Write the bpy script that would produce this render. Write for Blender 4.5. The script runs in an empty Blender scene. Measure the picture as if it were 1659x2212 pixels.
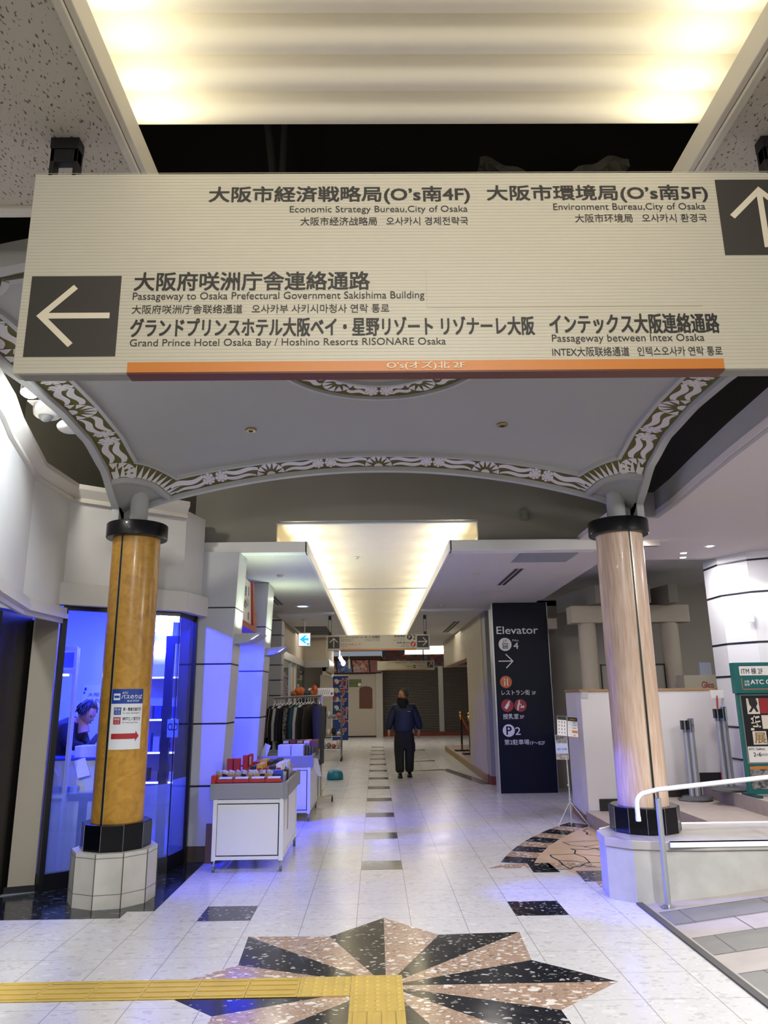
import bpy, bmesh, math, random
from mathutils import Vector, Matrix
random.seed(7)
C = bpy.context.scene.collection
SC = bpy.context.scene
PI = math.pi
# ---------------------------------------------------------------- camera
FPX, PITCH, YAW, ROLL, CH = 1592.31, .245472, .0143352, -.0129693, 1.60
cp, sp, cy_, sy_ = math.cos(PITCH), math.sin(PITCH), math.cos(YAW), math.sin(YAW)
fwd = Vector((sy_*cp, cy_*cp, sp)); r0 = Vector((cy_, -sy_, 0)); u0 = r0.cross(fwd)
rt = math.cos(ROLL)*r0 + math.sin(ROLL)*u0; up = -math.sin(ROLL)*r0 + math.cos(ROLL)*u0
cam = bpy.data.cameras.new('camera'); co = bpy.data.objects.new('camera', cam); C.objects.link(co)
cam.sensor_fit = 'VERTICAL'; cam.sensor_height = 24; cam.lens = 24*FPX/2212
cam.clip_start = .05; cam.clip_end = 200
M = Matrix((rt, up, -fwd)).transposed().to_4x4(); M.translation = (0, 0, CH); co.matrix_world = M
SC.camera = co
# ---------------------------------------------------------------- view, world, lights
SC.view_settings.view_transform = 'Standard'; SC.view_settings.look = 'None'
SC.view_settings.exposure = 1.1; SC.view_settings.gamma = 1.0; SC.view_settings.use_curve_mapping = False
try:
    SC.cycles.max_bounces = 8; SC.cycles.transparent_max_bounces = 16; SC.cycles.sample_clamp_indirect = 6
    SC.cycles.caustics_reflective = False; SC.cycles.caustics_refractive = False
except Exception: pass
W = bpy.data.worlds.new('world'); SC.world = W; W.use_nodes = True
W.node_tree.nodes['Background'].inputs[0].default_value = (.80, .88, 1, 1)
W.node_tree.nodes['Background'].inputs[1].default_value = .125

def area(name, loc, to, size, power, col=(1, 1, 1), sy=None, spread=PI):
    d = bpy.data.lights.new(name, 'AREA'); d.energy = power; d.color = col; d.size = size
    if sy: d.shape = 'RECTANGLE'; d.size_y = sy
    d.spread = spread
    o = bpy.data.objects.new(name, d); C.objects.link(o); o.location = loc
    o.rotation_euler = (Vector(to)-Vector(loc)).to_track_quat('-Z', 'Y').to_euler()
    return o
def spot(name, loc, to, power, ang, col=(1, 1, 1), blend=.4, r=.04):
    d = bpy.data.lights.new(name, 'SPOT'); d.energy = power; d.color = col
    d.spot_size = ang; d.spot_blend = blend; d.shadow_soft_size = r
    o = bpy.data.objects.new(name, d); C.objects.link(o); o.location = loc
    o.rotation_euler = (Vector(to)-Vector(loc)).to_track_quat('-Z', 'Y').to_euler()
    return o
def point(name, loc, power, col=(1, 1, 1), r=.06):
    d = bpy.data.lights.new(name, 'POINT'); d.energy = power; d.color = col; d.shadow_soft_size = r
    o = bpy.data.objects.new(name, d); C.objects.link(o); o.location = loc
    return o
WARM = (1, .92, .69); NEUT = (1, .95, .88); COOL = (.86, .92, 1)
# strip lamps lying on the slab edges of the two ceiling coffers
for x, s in ((-.93, 1), (1.31, -1)):
    for k in range(7):
        area('coffer_strip_light', (x, 2.55-.55*k, 3.76), (x+s*.16, 2.55-.55*k, 4.02), .42, .85, WARM, .05)
for x, s in ((-.90, 1), (.97, -1)):
    for k in range(18):
        area('corridor_strip_light', (x-s*.06, 8.6+.9*k, 3.34), (x+s*.30, 8.6+.9*k, 3.56), .6, 2.6, WARM, .05)
# the blue lamp just inside the shop glass and the blue lamps deeper in
area('shop_blue_light', (-2.70, 7.34, 2.72), (-.9, 9.1, 1.3), .10, 120, (.02, .03, 1))
spot('shop_blue_spot', (-2.32, 9.15, 2.32), (-1.55, 10.5, 1.15), 260, 1.25, (.02, .03, 1), .25, .05)
area('shop_blue_light', (-4.0, 8.6, 2.8), (-3.6, 9.0, 0), 1.0, 95, (.04, .07, 1))
area('shop_blue_light', (-2.9, 9.4, 2.85), (-2.9, 8.6, 0), .6, 34, (.045, .075, 1))
# corridor and hall fill lights, with the three right-ceiling downlights
for x, y, w in ((-1.5, 12.0, 4), (1.6, 11.6, 4), (1.5, 19, 6), (-1.3, 19, 6), (0, 26, 20), (2.4, 27, 13), (-1.3, 28.5, 20)):
    area('corridor_fill_light', (x, y, 3.15), (x, y, 0), .3 if y < 15 else 1.3, w, NEUT)  # fill without fixtures, added to brighten the corridor and its far end
area('hall_fill_light', (4.2, 4.2, 3.28), (3.4, 5.2, 0), 1.0, 85, (1, .98, .96))
for x, y in ((4.02, 8.62), (3.88, 9.05), (4.0, 9.36)): area('hall_downlight_and_fill', (x, y, 3.29), (x-.1, y-.1, 0), .07, 6, (1, .95, .95))
spot('shop_blue_spot', (-3.5, 7.75, 2.55), (1.95, 6.55, .35), 1500, .30, (.10, .12, 1), .4, .05)  # extra blue spot added to tint the left facets of the low wall
area('hall_downlight_and_fill', (2.97, 8.3, 3.29), (3.4, 9.0, 0), .08, 42, (1, .95, .94))  # added fill for the partition, hidden behind the pale wood column
area('hall_fill_light', (6.4, 11.0, 3.54), (6.0, 11.6, 0), .8, 16, (.93, .95, 1))  # added fill for the dim back of the hall
area('hall_fill_light', (6.5, 7.0, 3.28), (6, 7.5, 0), 1.0, 45, (1, .95, .95))
area('hall_fill_light', (0.2, -.8, 3.55), (0.2, 1.6, 0), 1.4, 46, (1, .95, .87))  # added fill behind the camera, brightens the large sign
for x, w in ((-2.6, 46), (-1.15, 30), (1.55, 30), (2.9, 46)):
    area('floor_fill_light', (x, 2.52, 3.57), (x*.8, 5.6, 0), .16, w*.62, (.93, .97, 1), None, 1.9)  # added fill for floor and columns, hidden behind the large sign
point('void_fill_light', (-2.85, 5.4, 4.25), 45, (1, .96, .85), .1)  # added point light, spreads the spotlight's glow over the void wall
spot('wall_wash_light', (-1.75, 4.9, 3.55), (-3.0, 4.7, 2.4), 34, 2.2, (.84, .93, 1))
spot('column_wash_light', (4.75, 8.45, 3.27), (4.85, 8.75, 1.9), 8, 1.5, (.95, .96, 1))
spot('column_wash_light', (4.38, 8.75, 3.27), (4.65, 9.0, 1.9), 6, 1.4, (.95, .96, 1))

# ---------------------------------------------------------------- materials
def lin(h):
    h = h.lstrip('#'); v = [int(h[i:i+2], 16)/255 for i in (0, 2, 4)]
    return tuple(x/12.92 if x <= .04045 else ((x+.055)/1.055)**2.4 for x in v)+(1,)
MATS = {}
def mat(name, col, rough=.5, metal=0, noise=0, scale=8, bump=0, bscale=60, emit=0, spec=.5, coat=0, col2=None, stretch=None, ecol=None):
    if name in MATS: return MATS[name]
    m = bpy.data.materials.new(name); m.use_nodes = True; nt = m.node_tree; b = nt.nodes['Principled BSDF']
    c = lin(col); b.inputs['Base Color'].default_value = c; b.inputs['Roughness'].default_value = rough
    b.inputs['Metallic'].default_value = metal; b.inputs['Specular IOR Level'].default_value = spec
    b.inputs['Coat Weight'].default_value = coat
    if emit: b.inputs['Emission Color'].default_value = lin(ecol or col); b.inputs['Emission Strength'].default_value = emit
    co_ = None
    if noise or bump or col2:
        tc = nt.nodes.new('ShaderNodeTexCoord'); co_ = tc.outputs['Object']
        if stretch:
            mp = nt.nodes.new('ShaderNodeMapping'); mp.inputs['Scale'].default_value = stretch
            nt.links.new(co_, mp.inputs['Vector']); co_ = mp.outputs['Vector']
    if noise or col2:
        n = nt.nodes.new('ShaderNodeTexNoise'); n.inputs['Scale'].default_value = scale; n.inputs['Detail'].default_value = 5
        nt.links.new(co_, n.inputs['Vector'])
        mx = nt.nodes.new('ShaderNodeMix'); mx.data_type = 'RGBA'
        c2 = lin(col2) if col2 else tuple(x*(1-noise) for x in c[:3])+(1,)
        mx.inputs['A'].default_value = c; mx.inputs['B'].default_value = c2
        rp = nt.nodes.new('ShaderNodeMapRange'); rp.inputs['From Min'].default_value = .35; rp.inputs['From Max'].default_value = .65
        nt.links.new(n.outputs['Fac'], rp.inputs['Value']); nt.links.new(rp.outputs['Result'], mx.inputs['Factor'])
        nt.links.new(mx.outputs['Result'], b.inputs['Base Color'])
    if bump:
        n2 = nt.nodes.new('ShaderNodeTexNoise'); n2.inputs['Scale'].default_value = bscale; n2.inputs['Detail'].default_value = 3
        nt.links.new(co_, n2.inputs['Vector'])
        bp = nt.nodes.new('ShaderNodeBump'); bp.inputs['Strength'].default_value = bump; bp.inputs['Distance'].default_value = .01
        nt.links.new(n2.outputs['Fac'], bp.inputs['Height']); nt.links.new(bp.outputs['Normal'], b.inputs['Normal'])
    MATS[name] = m; return m
def terrazzo(name, base, chipa, chipb, dens=.5, scale=14, rough=.12, rows=None, joint='#8d8a84', chip2=None, warp=.35):
    """polished stone chips in a binder; rows=(x0, dx, y0, dy) draws the tile joints"""
    m = bpy.data.materials.new(name); m.use_nodes = True; nt = m.node_tree; N = nt.nodes.new; L = nt.links.new
    b = nt.nodes['Principled BSDF']; b.inputs['Roughness'].default_value = rough; b.inputs['Specular IOR Level'].default_value = .5
    tc = N('ShaderNodeTexCoord'); wn = N('ShaderNodeTexNoise'); wn.inputs['Scale'].default_value = scale*.5
    L(tc.outputs['Object'], wn.inputs['Vector'])
    ad = N('ShaderNodeMix'); ad.data_type = 'RGBA'; ad.blend_type = 'LINEAR_LIGHT'; ad.inputs['Factor'].default_value = warp*.1
    L(tc.outputs['Object'], ad.inputs['A']); L(wn.outputs['Color'], ad.inputs['B'])
    mp = N('ShaderNodeMapping'); mp.inputs['Rotation'].default_value = (0, 0, .5); mp.inputs['Scale'].default_value = (1, 1.5, 1)
    L(ad.outputs['Result'], mp.inputs['Vector'])
    prev = None
    def layer(prevsock, sc, thr, ca, cb, soft=.06):
        v = N('ShaderNodeTexVoronoi'); v.inputs['Scale'].default_value = sc; v.inputs['Randomness'].default_value = 1
        L(mp.outputs['Vector'], v.inputs['Vector'])
        sx = N('ShaderNodeSeparateColor'); L(v.outputs['Color'], sx.inputs['Color'])
        # keep a chip when its random value is under the density, with a size that varies per chip
        lt = N('ShaderNodeMath'); lt.operation = 'LESS_THAN'; L(sx.outputs['Red'], lt.inputs[0]); lt.inputs[1].default_value = thr
        sz = N('ShaderNodeMath'); sz.operation = 'MULTIPLY_ADD'; L(sx.outputs['Green'], sz.inputs[0]); sz.inputs[1].default_value = .3; sz.inputs[2].default_value = .22
        ds = N('ShaderNodeMath'); ds.operation = 'LESS_THAN'; L(v.outputs['Distance'], ds.inputs[0]); L(sz.outputs[0], ds.inputs[1])
        an = N('ShaderNodeMath'); an.operation = 'MULTIPLY'; L(lt.outputs[0], an.inputs[0]); L(ds.outputs[0], an.inputs[1])
        cm = N('ShaderNodeMix'); cm.data_type = 'RGBA'; cm.inputs['A'].default_value = lin(ca); cm.inputs['B'].default_value = lin(cb)
        L(sx.outputs['Blue'], cm.inputs['Factor'])
        mx = N('ShaderNodeMix'); mx.data_type = 'RGBA'; L(an.outputs[0], mx.inputs['Factor'])
        L(prevsock, mx.inputs['A']); L(cm.outputs['Result'], mx.inputs['B'])
        return mx.outputs['Result']
    n = N('ShaderNodeTexNoise'); n.inputs['Scale'].default_value = 5; L(tc.outputs['Object'], n.inputs['Vector'])
    bm_ = N('ShaderNodeMix'); bm_.data_type = 'RGBA'; c = lin(base)
    bm_.inputs['A'].default_value = tuple(x*.93 for x in c[:3])+(1,); bm_.inputs['B'].default_value = tuple(min(1, x*1.06) for x in c[:3])+(1,)
    L(n.outputs['Fac'], bm_.inputs['Factor'])
    s = layer(bm_.outputs['Result'], scale*3.2, dens*1.0, chipa, chip2 or chipb)
    s = layer(s, scale*1.6, dens*.8, chip2 or chipa, chipb)
    s = layer(s, scale, dens*.55, chipa, chipb)
    if rows:
        x0, dx, y0, dy = rows
        sep = N('ShaderNodeSeparateXYZ'); L(tc.outputs['Object'], sep.inputs[0])
        def line(sock, o, d, w):
            a = N('ShaderNodeMath'); a.operation = 'SUBTRACT'; L(sock, a.inputs[0]); a.inputs[1].default_value = o-d*200-d/2
            md = N('ShaderNodeMath'); md.operation = 'MODULO'; L(a.outputs[0], md.inputs[0]); md.inputs[1].default_value = d
            sb = N('ShaderNodeMath'); sb.operation = 'SUBTRACT'; L(md.outputs[0], sb.inputs[0]); sb.inputs[1].default_value = d/2
            ab = N('ShaderNodeMath'); ab.operation = 'ABSOLUTE'; L(sb.outputs[0], ab.inputs[0])
            lt = N('ShaderNodeMath'); lt.operation = 'LESS_THAN'; L(ab.outputs[0], lt.inputs[0]); lt.inputs[1].default_value = w
            return lt.outputs[0]
        lx = line(sep.outputs['X'], x0, dx, .0024); ly = line(sep.outputs['Y'], y0, dy, .0016)
        mxm = N('ShaderNodeMath'); mxm.operation = 'MAXIMUM'; L(lx, mxm.inputs[0]); L(ly, mxm.inputs[1])
        jm = N('ShaderNodeMix'); jm.data_type = 'RGBA'; L(mxm.outputs[0], jm.inputs['Factor']); L(s, jm.inputs['A']); jm.inputs['B'].default_value = lin(joint)
        s = jm.outputs['Result']
    L(s, b.inputs['Base Color'])
    rn = N('ShaderNodeTexNoise'); rn.inputs['Scale'].default_value = 3; L(tc.outputs['Object'], rn.inputs['Vector'])
    rr = N('ShaderNodeMapRange'); rr.inputs['To Min'].default_value = rough*.7; rr.inputs['To Max'].default_value = rough*1.6
    L(rn.outputs['Fac'], rr.inputs['Value']); L(rr.outputs['Result'], b.inputs['Roughness'])
    # slightly wavy polish, so that the reflections of lamps spread towards the viewer
    bn = N('ShaderNodeTexNoise'); bn.inputs['Scale'].default_value = 9; L(tc.outputs['Object'], bn.inputs['Vector'])
    bp = N('ShaderNodeBump'); bp.inputs['Strength'].default_value = .05; bp.inputs['Distance'].default_value = .01
    L(bn.outputs['Fac'], bp.inputs['Height']); L(bp.outputs['Normal'], b.inputs['Normal'])
    MATS[name] = m; return m
def speckle(name, base, dark, scale=55, thr=.38, rough=.9):
    m = bpy.data.materials.new(name); m.use_nodes = True; nt = m.node_tree; N = nt.nodes.new; L = nt.links.new
    b = nt.nodes['Principled BSDF']; b.inputs['Roughness'].default_value = rough
    tc = N('ShaderNodeTexCoord'); mp = N('ShaderNodeMapping'); mp.inputs['Scale'].default_value = (1, .45, 1); mp.inputs['Rotation'].default_value = (0, 0, .6)
    L(tc.outputs['Object'], mp.inputs['Vector'])
    n = N('ShaderNodeTexNoise'); n.inputs['Scale'].default_value = scale; n.inputs['Detail'].default_value = 2.5; L(mp.outputs['Vector'], n.inputs['Vector'])
    r = N('ShaderNodeMapRange'); r.inputs['From Min'].default_value = thr-.025; r.inputs['From Max'].default_value = thr+.02; L(n.outputs['Fac'], r.inputs['Value'])
    mx = N('ShaderNodeMix'); mx.data_type = 'RGBA'; mx.inputs['A'].default_value = lin(dark); mx.inputs['B'].default_value = lin(base)
    L(r.outputs['Result'], mx.inputs['Factor']); L(mx.outputs['Result'], b.inputs['Base Color'])
    bp = N('ShaderNodeBump'); bp.inputs['Strength'].default_value = .4; bp.inputs['Distance'].default_value = .006
    L(r.outputs['Result'], bp.inputs['Height']); L(bp.outputs['Normal'], b.inputs['Normal'])
    MATS[name] = m; return m
def burl(name, a, bcol, dark):
    m = bpy.data.materials.new(name); m.use_nodes = True; nt = m.node_tree; N = nt.nodes.new; L = nt.links.new
    b = nt.nodes['Principled BSDF']; b.inputs['Roughness'].default_value = .33; b.inputs['Coat Weight'].default_value = .12; b.inputs['Coat Roughness'].default_value = .1
    tc = N('ShaderNodeTexCoord'); n1 = N('ShaderNodeTexNoise'); n1.inputs['Scale'].default_value = 7; n1.inputs['Detail'].default_value = 8
    n1.inputs['Distortion'].default_value = 2.2; L(tc.outputs['Object'], n1.inputs['Vector'])
    cr = N('ShaderNodeValToRGB'); e = cr.color_ramp.elements
    e[0].position = .30; e[0].color = lin(dark); e[1].position = .75; e[1].color = lin(bcol)
    k = e.new(.5); k.color = lin(a)
    L(n1.outputs['Fac'], cr.inputs['Fac']); L(cr.outputs['Color'], b.inputs['Base Color'])
    MATS[name] = m; return m
def glass(name, tint='#ffffff', gloss=.06, rough=.0, alpha=1.0):
    m = bpy.data.materials.new(name); m.use_nodes = True; nt = m.node_tree; N = nt.nodes.new; L = nt.links.new
    nt.nodes.remove(nt.nodes['Principled BSDF']); out = nt.nodes['Material Output']
    t = N('ShaderNodeBsdfTransparent'); t.inputs[0].default_value = lin(tint)
    g = N('ShaderNodeBsdfGlossy'); g.inputs['Roughness'].default_value = rough
    fr = N('ShaderNodeFresnel'); fr.inputs['IOR'].default_value = 1.45
    mx = N('ShaderNodeMixShader'); ml = N('ShaderNodeMath'); ml.operation = 'MULTIPLY'; ml.inputs[1].default_value = gloss/.04
    L(fr.outputs[0], ml.inputs[0])
    ge = N('ShaderNodeNewGeometry'); iv = N('ShaderNodeMath'); iv.operation = 'SUBTRACT'; iv.inputs[0].default_value = 1; L(ge.outputs['Backfacing'], iv.inputs[1])
    mb_ = N('ShaderNodeMath'); mb_.operation = 'MULTIPLY'; mb_.use_clamp = True; L(ml.outputs[0], mb_.inputs[0]); L(iv.outputs[0], mb_.inputs[1]); L(mb_.outputs[0], mx.inputs[0]); L(t.outputs[0], mx.inputs[1]); L(g.outputs[0], mx.inputs[2])
    last = mx.outputs[0]
    if alpha < 1:   # a frosted film: light passes, shapes blur
        tr = N('ShaderNodeBsdfTranslucent'); tr.inputs[0].default_value = lin('#dfe8f4'); df = N('ShaderNodeBsdfDiffuse'); df.inputs[0].default_value = lin('#9fb0c4')
        m1 = N('ShaderNodeMixShader'); m1.inputs[0].default_value = .45; L(tr.outputs[0], m1.inputs[1]); L(df.outputs[0], m1.inputs[2])
        m2 = N('ShaderNodeMixShader'); m2.inputs[0].default_value = alpha; L(m1.outputs[0], m2.inputs[1]); L(last, m2.inputs[2]); last = m2.outputs[0]
    L(last, out.inputs['Surface']); MATS[name] = m; return m

# ---------------------------------------------------------------- mesh helpers
class MB:
    def __init__(s): s.v = []; s.f = []; s.m = []; s.cur = 0
    def add(s, vs, fs):
        b = len(s.v); s.v += [tuple(v) for v in vs]
        for f in fs: s.f.append([b+i for i in f]); s.m.append(s.cur)
        return s
    def box(s, x0, x1, y0, y1, z0, z1):
        return s.add([(x0,y0,z0),(x1,y0,z0),(x1,y1,z0),(x0,y1,z0),(x0,y0,z1),(x1,y0,z1),(x1,y1,z1),(x0,y1,z1)],
                     [(0,3,2,1),(4,5,6,7),(0,1,5,4),(1,2,6,5),(2,3,7,6),(3,0,4,7)])
    def obox(s, c, sz, R=None, rz=0):
        R = R or Matrix.Rotation(rz, 3, 'Z'); a, b, d = sz[0]/2, sz[1]/2, sz[2]/2; c = Vector(c)
        vs = [c+R@Vector(p) for p in ((-a,-b,-d),(a,-b,-d),(a,b,-d),(-a,b,-d),(-a,-b,d),(a,-b,d),(a,b,d),(-a,b,d))]
        return s.add(vs, [(0,3,2,1),(4,5,6,7),(0,1,5,4),(1,2,6,5),(2,3,7,6),(3,0,4,7)])
    def prism(s, poly, z0, z1):
        n = len(poly); vs = [(x,y,z0) for x,y in poly]+[(x,y,z1) for x,y in poly]
        return s.add(vs, [tuple(range(n))[::-1], tuple(range(n,2*n))]+[(i,(i+1)%n,n+(i+1)%n,n+i) for i in range(n)])
    def extr(s, pts, d):
        n = len(pts); d = Vector(d); vs = [Vector(p) for p in pts]; vs += [p+d for p in vs]
        return s.add(vs, [tuple(range(n))[::-1], tuple(range(n,2*n))]+[(i,(i+1)%n,n+(i+1)%n,n+i) for i in range(n)])
    def poly(s, pts): return s.add(pts, [tuple(range(len(pts)))])
    def wallpath(s, path, z0, z1, th=.1):
        """vertical wall along a plan path, thickened to the left of travel"""
        n = len(path); P = [Vector(p) for p in path]; O = []
        for i in range(n):
            t = []
            if i: t.append((P[i]-P[i-1]).normalized())
            if i < n-1: t.append((P[i+1]-P[i]).normalized())
            d = sum(t, Vector((0,0))).normalized(); q = Vector((-d.y, d.x)); k = 1/max(.4, abs(q.dot(Vector((-t[0].y, t[0].x)))))
            O.append(P[i]+q*th*k)
        for i in range(n-1):
            s.prism([P[i], P[i+1], O[i+1], O[i]], z0, z1)
        return s
    def sweep(s, path, prof, closed=False):
        """profile (out, z) swept along a plan path; out is to the right of travel"""
        n = len(path); P = [Vector(p) for p in path]; vs = []; k = len(prof)
        for i in range(n):
            a = P[i]-P[i-1] if (i or closed) else P[1]-P[0]; b = P[(i+1)%n]-P[i] if (i < n-1 or closed) else P[-1]-P[-2]
            a = a.normalized(); b = b.normalized(); d = (a+b).normalized(); q = Vector((d.y, -d.x)); c = 1/max(.4, q.dot(Vector((a.y, -a.x))))
            for o, z in prof: vs.append((P[i].x+q.x*o*c, P[i].y+q.y*o*c, z))
        fs = []
        for i in range(n if closed else n-1):
            for j in range(k):
                fs.append((i*k+j, ((i+1)%n)*k+j, ((i+1)%n)*k+(j+1)%k, i*k+(j+1)%k))
        if not closed: fs += [tuple(range(k)), tuple(range((n-1)*k, n*k))[::-1]]
        return s.add(vs, fs)
    def cyl(s, p0, p1, r0, r1=None, n=16, caps=True):
        r1 = r0 if r1 is None else r1; p0 = Vector(p0); p1 = Vector(p1); d = (p1-p0).normalized()
        a = d.orthogonal().normalized(); b = d.cross(a); vs = []
        for p, r in ((p0,r0),(p1,r1)):
            for i in range(n): t = 2*PI*i/n; vs.append(p+a*(r*math.cos(t))+b*(r*math.sin(t)))
        fs = [(i,(i+1)%n,n+(i+1)%n,n+i) for i in range(n)]
        if caps: fs += [tuple(range(n))[::-1], tuple(range(n,2*n))]
        return s.add(vs, fs)
    def tube(s, path, r, n=8, caps=True):
        P = [Vector(p) for p in path]; m = len(P); R = r if isinstance(r, (list, tuple)) else [r]*m
        d0 = (P[1]-P[0]).normalized(); a = d0.orthogonal().normalized(); vs = []
        for i in range(m):
            d = ((P[i]-P[i-1]).normalized() if i else Vector())+((P[i+1]-P[i]).normalized() if i < m-1 else Vector())
            d = d.normalized(); a = (a-d*a.dot(d)).normalized(); b = d.cross(a)
            for j in range(n): t = 2*PI*j/n; vs.append(P[i]+a*(R[i]*math.cos(t))+b*(R[i]*math.sin(t)))
        fs = [(i*n+j, i*n+(j+1)%n, (i+1)*n+(j+1)%n, (i+1)*n+j) for i in range(m-1) for j in range(n)]
        if caps: fs += [tuple(range(n))[::-1], tuple(range((m-1)*n, m*n))]
        return s.add(vs, fs)
    def lathe(s, prof, c=(0,0,0), n=24, a0=0, flat=False):
        vs = []; k = len(prof); c = Vector(c)
        for r, z in prof:
            for i in range(n): t = a0+2*PI*i/n; vs.append((c.x+r*math.cos(t), c.y+r*math.sin(t), c.z+z))
        fs = [(j*n+i, j*n+(i+1)%n, (j+1)*n+(i+1)%n, (j+1)*n+i) for j in range(k-1) for i in range(n)]
        fs += [tuple(range(n))[::-1], tuple(range((k-1)*n, k*n))]
        return s.add(vs, fs)
    def sph(s, c, rx, ry=None, rz=None, nu=16, nv=10, R=None):
        ry = rx if ry is None else ry; rz = rx if rz is None else rz; c = Vector(c); vs = []; R = R or Matrix.Identity(3)
        for j in range(1, nv):
            f = PI*j/nv
            for i in range(nu): t = 2*PI*i/nu; vs.append(c+R@Vector((rx*math.sin(f)*math.cos(t), ry*math.sin(f)*math.sin(t), rz*math.cos(f))))
        vs += [c+R@Vector((0,0,rz)), c+R@Vector((0,0,-rz))]; a, b = len(vs)-2, len(vs)-1
        fs = [(j*nu+i, (j+1)*nu+i, (j+1)*nu+(i+1)%nu, j*nu+(i+1)%nu) for j in range(nv-2) for i in range(nu)]
        fs += [(a, i, (i+1)%nu) for i in range(nu)]+[(b, (nv-2)*nu+(i+1)%nu, (nv-2)*nu+i) for i in range(nu)]
        return s.add(vs, fs)
    def grid(s, fn, nu, nv):
        vs = [fn(i/nu, j/nv) for j in range(nv+1) for i in range(nu+1)]
        return s.add(vs, [(j*(nu+1)+i, j*(nu+1)+i+1, (j+1)*(nu+1)+i+1, (j+1)*(nu+1)+i) for j in range(nv) for i in range(nu)])
    def xf(s, mtx): s.v = [tuple(mtx@Vector(v)) for v in s.v]; return s
    def build(s, name, m, parent=None, smooth=False, bevel=0, solid=0, recalc=True, sub=0):
        me = bpy.data.meshes.new(name); me.from_pydata(s.v, [], s.f)
        ms = m if isinstance(m, (list, tuple)) else [m]
        for x in ms: me.materials.append(x)
        if len(ms) > 1:
            for p, k in zip(me.polygons, s.m): p.material_index = k
        if recalc:
            b = bmesh.new(); b.from_mesh(me); bmesh.ops.recalc_face_normals(b, faces=b.faces); b.to_mesh(me); b.free()
        if smooth:
            for p in me.polygons: p.use_smooth = True
            me.set_sharp_from_angle(angle=math.radians(smooth if smooth > 1 else 40))
        o = bpy.data.objects.new(name, me); C.objects.link(o)
        if solid: md = o.modifiers.new('solid', 'SOLIDIFY'); md.thickness = solid; md.offset = 0
        if bevel: md = o.modifiers.new('bevel', 'BEVEL'); md.width = bevel; md.segments = 2; md.limit_method = 'ANGLE'; md.angle_limit = .9
        if sub: md = o.modifiers.new('sub', 'SUBSURF'); md.levels = sub; md.render_levels = sub
        if parent: attach(o, parent)
        return o
ROOT = {}
def attach(o, parent):
    o.parent = parent; k = parent
    while k.parent: k = k.parent
    o.matrix_parent_inverse = Matrix.Identity(4) if parent is not k else ROOT.get(k.name, Matrix.Identity(4)).inverted()
def thing(name, label, cat, loc=(0,0,0), group=None):
    """an Empty at the base of a thing; its parts are built in world coordinates and parented to it"""
    o = bpy.data.objects.new(name, None); C.objects.link(o); o.location = loc; o.empty_display_size = .1
    ROOT[o.name] = Matrix.Translation(loc); return tag(o, label, cat, group)
def tag(o, label, cat, group=None):
    o['label'] = label; o['category'] = cat
    if group: o['group'] = group
    return o
def struct(o): o['kind'] = 'structure'; return o
def dup(root, loc, label, group=None, rz=0, name=None):
    r = root.copy(); C.objects.link(r); r.location = loc; r.rotation_euler = (0, 0, rz); r['label'] = label
    if group: r['group'] = group
    for ch in [o for o in list(C.objects) if o.parent == root]:
        c = ch.copy(); C.objects.link(c); c.parent = r; c.matrix_parent_inverse = ch.matrix_parent_inverse.copy()
        for g in [o for o in list(C.objects) if o.parent == ch]:
            d = g.copy(); C.objects.link(d); d.parent = c; d.matrix_parent_inverse = g.matrix_parent_inverse.copy()
    return r
TXT = {}
def text(s, x0, x1, z0, z1, m, parent, fr, bold=0.0, name='lettering', keep=False):
    """one line of lettering fitted into the box (x0..x1, z0..z1) of the frame fr = (origin, ux, uz)"""
    cu = bpy.data.curves.new('txt', 'FONT'); cu.body = s; cu.resolution_u = 3
    o = bpy.data.objects.new('txt', cu); C.objects.link(o)
    me = bpy.data.meshes.new_from_object(o.evaluated_get(bpy.context.evaluated_depsgraph_get()))
    bpy.data.objects.remove(o); bpy.data.curves.remove(cu)
    xs = [v.co.x for v in me.vertices]; ys = [v.co.y for v in me.vertices]
    ax, bx, ay, by = min(xs), max(xs), min(ys), max(ys)
    kx, kz = (x1-x0)/(bx-ax), (z1-z0)/(by-ay)
    O, ux, uz = fr; nrm = ux.cross(uz); P = [(x0+(v.co.x-ax)*kx, z0+(v.co.y-ay)*kz) for v in me.vertices]; F = [tuple(p.vertices) for p in me.polygons]
    d = bold*(z1-z0); vs = []; fs = []
    for i, (dx, dz) in enumerate([(0,0)] if d <= 0 else [(d,d*.6),(-d,d*.6),(d,-d*.6),(-d,-d*.6)]):
        fs += [tuple(k+len(vs) for k in f_) for f_ in F]; vs += [tuple(O+ux*(x+dx)+uz*(z+dz)+nrm*(.0015+.00003*i)) for x, z in P]
    me = bpy.data.meshes.new(name); me.from_pydata(vs, [], fs)
    me.name = name; me.materials.clear(); me.materials.append(m)
    ob = bpy.data.objects.new(name, me); C.objects.link(ob); attach(ob, parent); return ob
def frame(o, ux=(1,0,0), uz=(0,0,1)): return (Vector(o), Vector(ux).normalized(), Vector(uz).normalized())
def flat(fr, pts, m, parent, name, off=.001, th=.0):
    """a thin applied shape given as (x, z) polygons in a frame"""
    O, ux, uz = fr; n = ux.cross(uz); b = MB()
    ps = pts if isinstance(pts[0][0], (list, tuple)) else [pts]
    for p in ps:
        q = [O+ux*x+uz*z+n*off for x, z in p]
        if th: b.extr(q, n*th)
        else: b.poly(q)
    return b.build(name, m, parent, recalc=bool(th))
def circ(cx, cz, r, n=28, a0=0, a1=2*PI): return [(cx+r*math.cos(a0+(a1-a0)*i/n), cz+r*math.sin(a0+(a1-a0)*i/n)) for i in range(n+(1 if a1-a0 < 6.2 else 0))]
def rect(x0, x1, z0, z1): return [(x0,z0),(x1,z0),(x1,z1),(x0,z1)]
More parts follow.
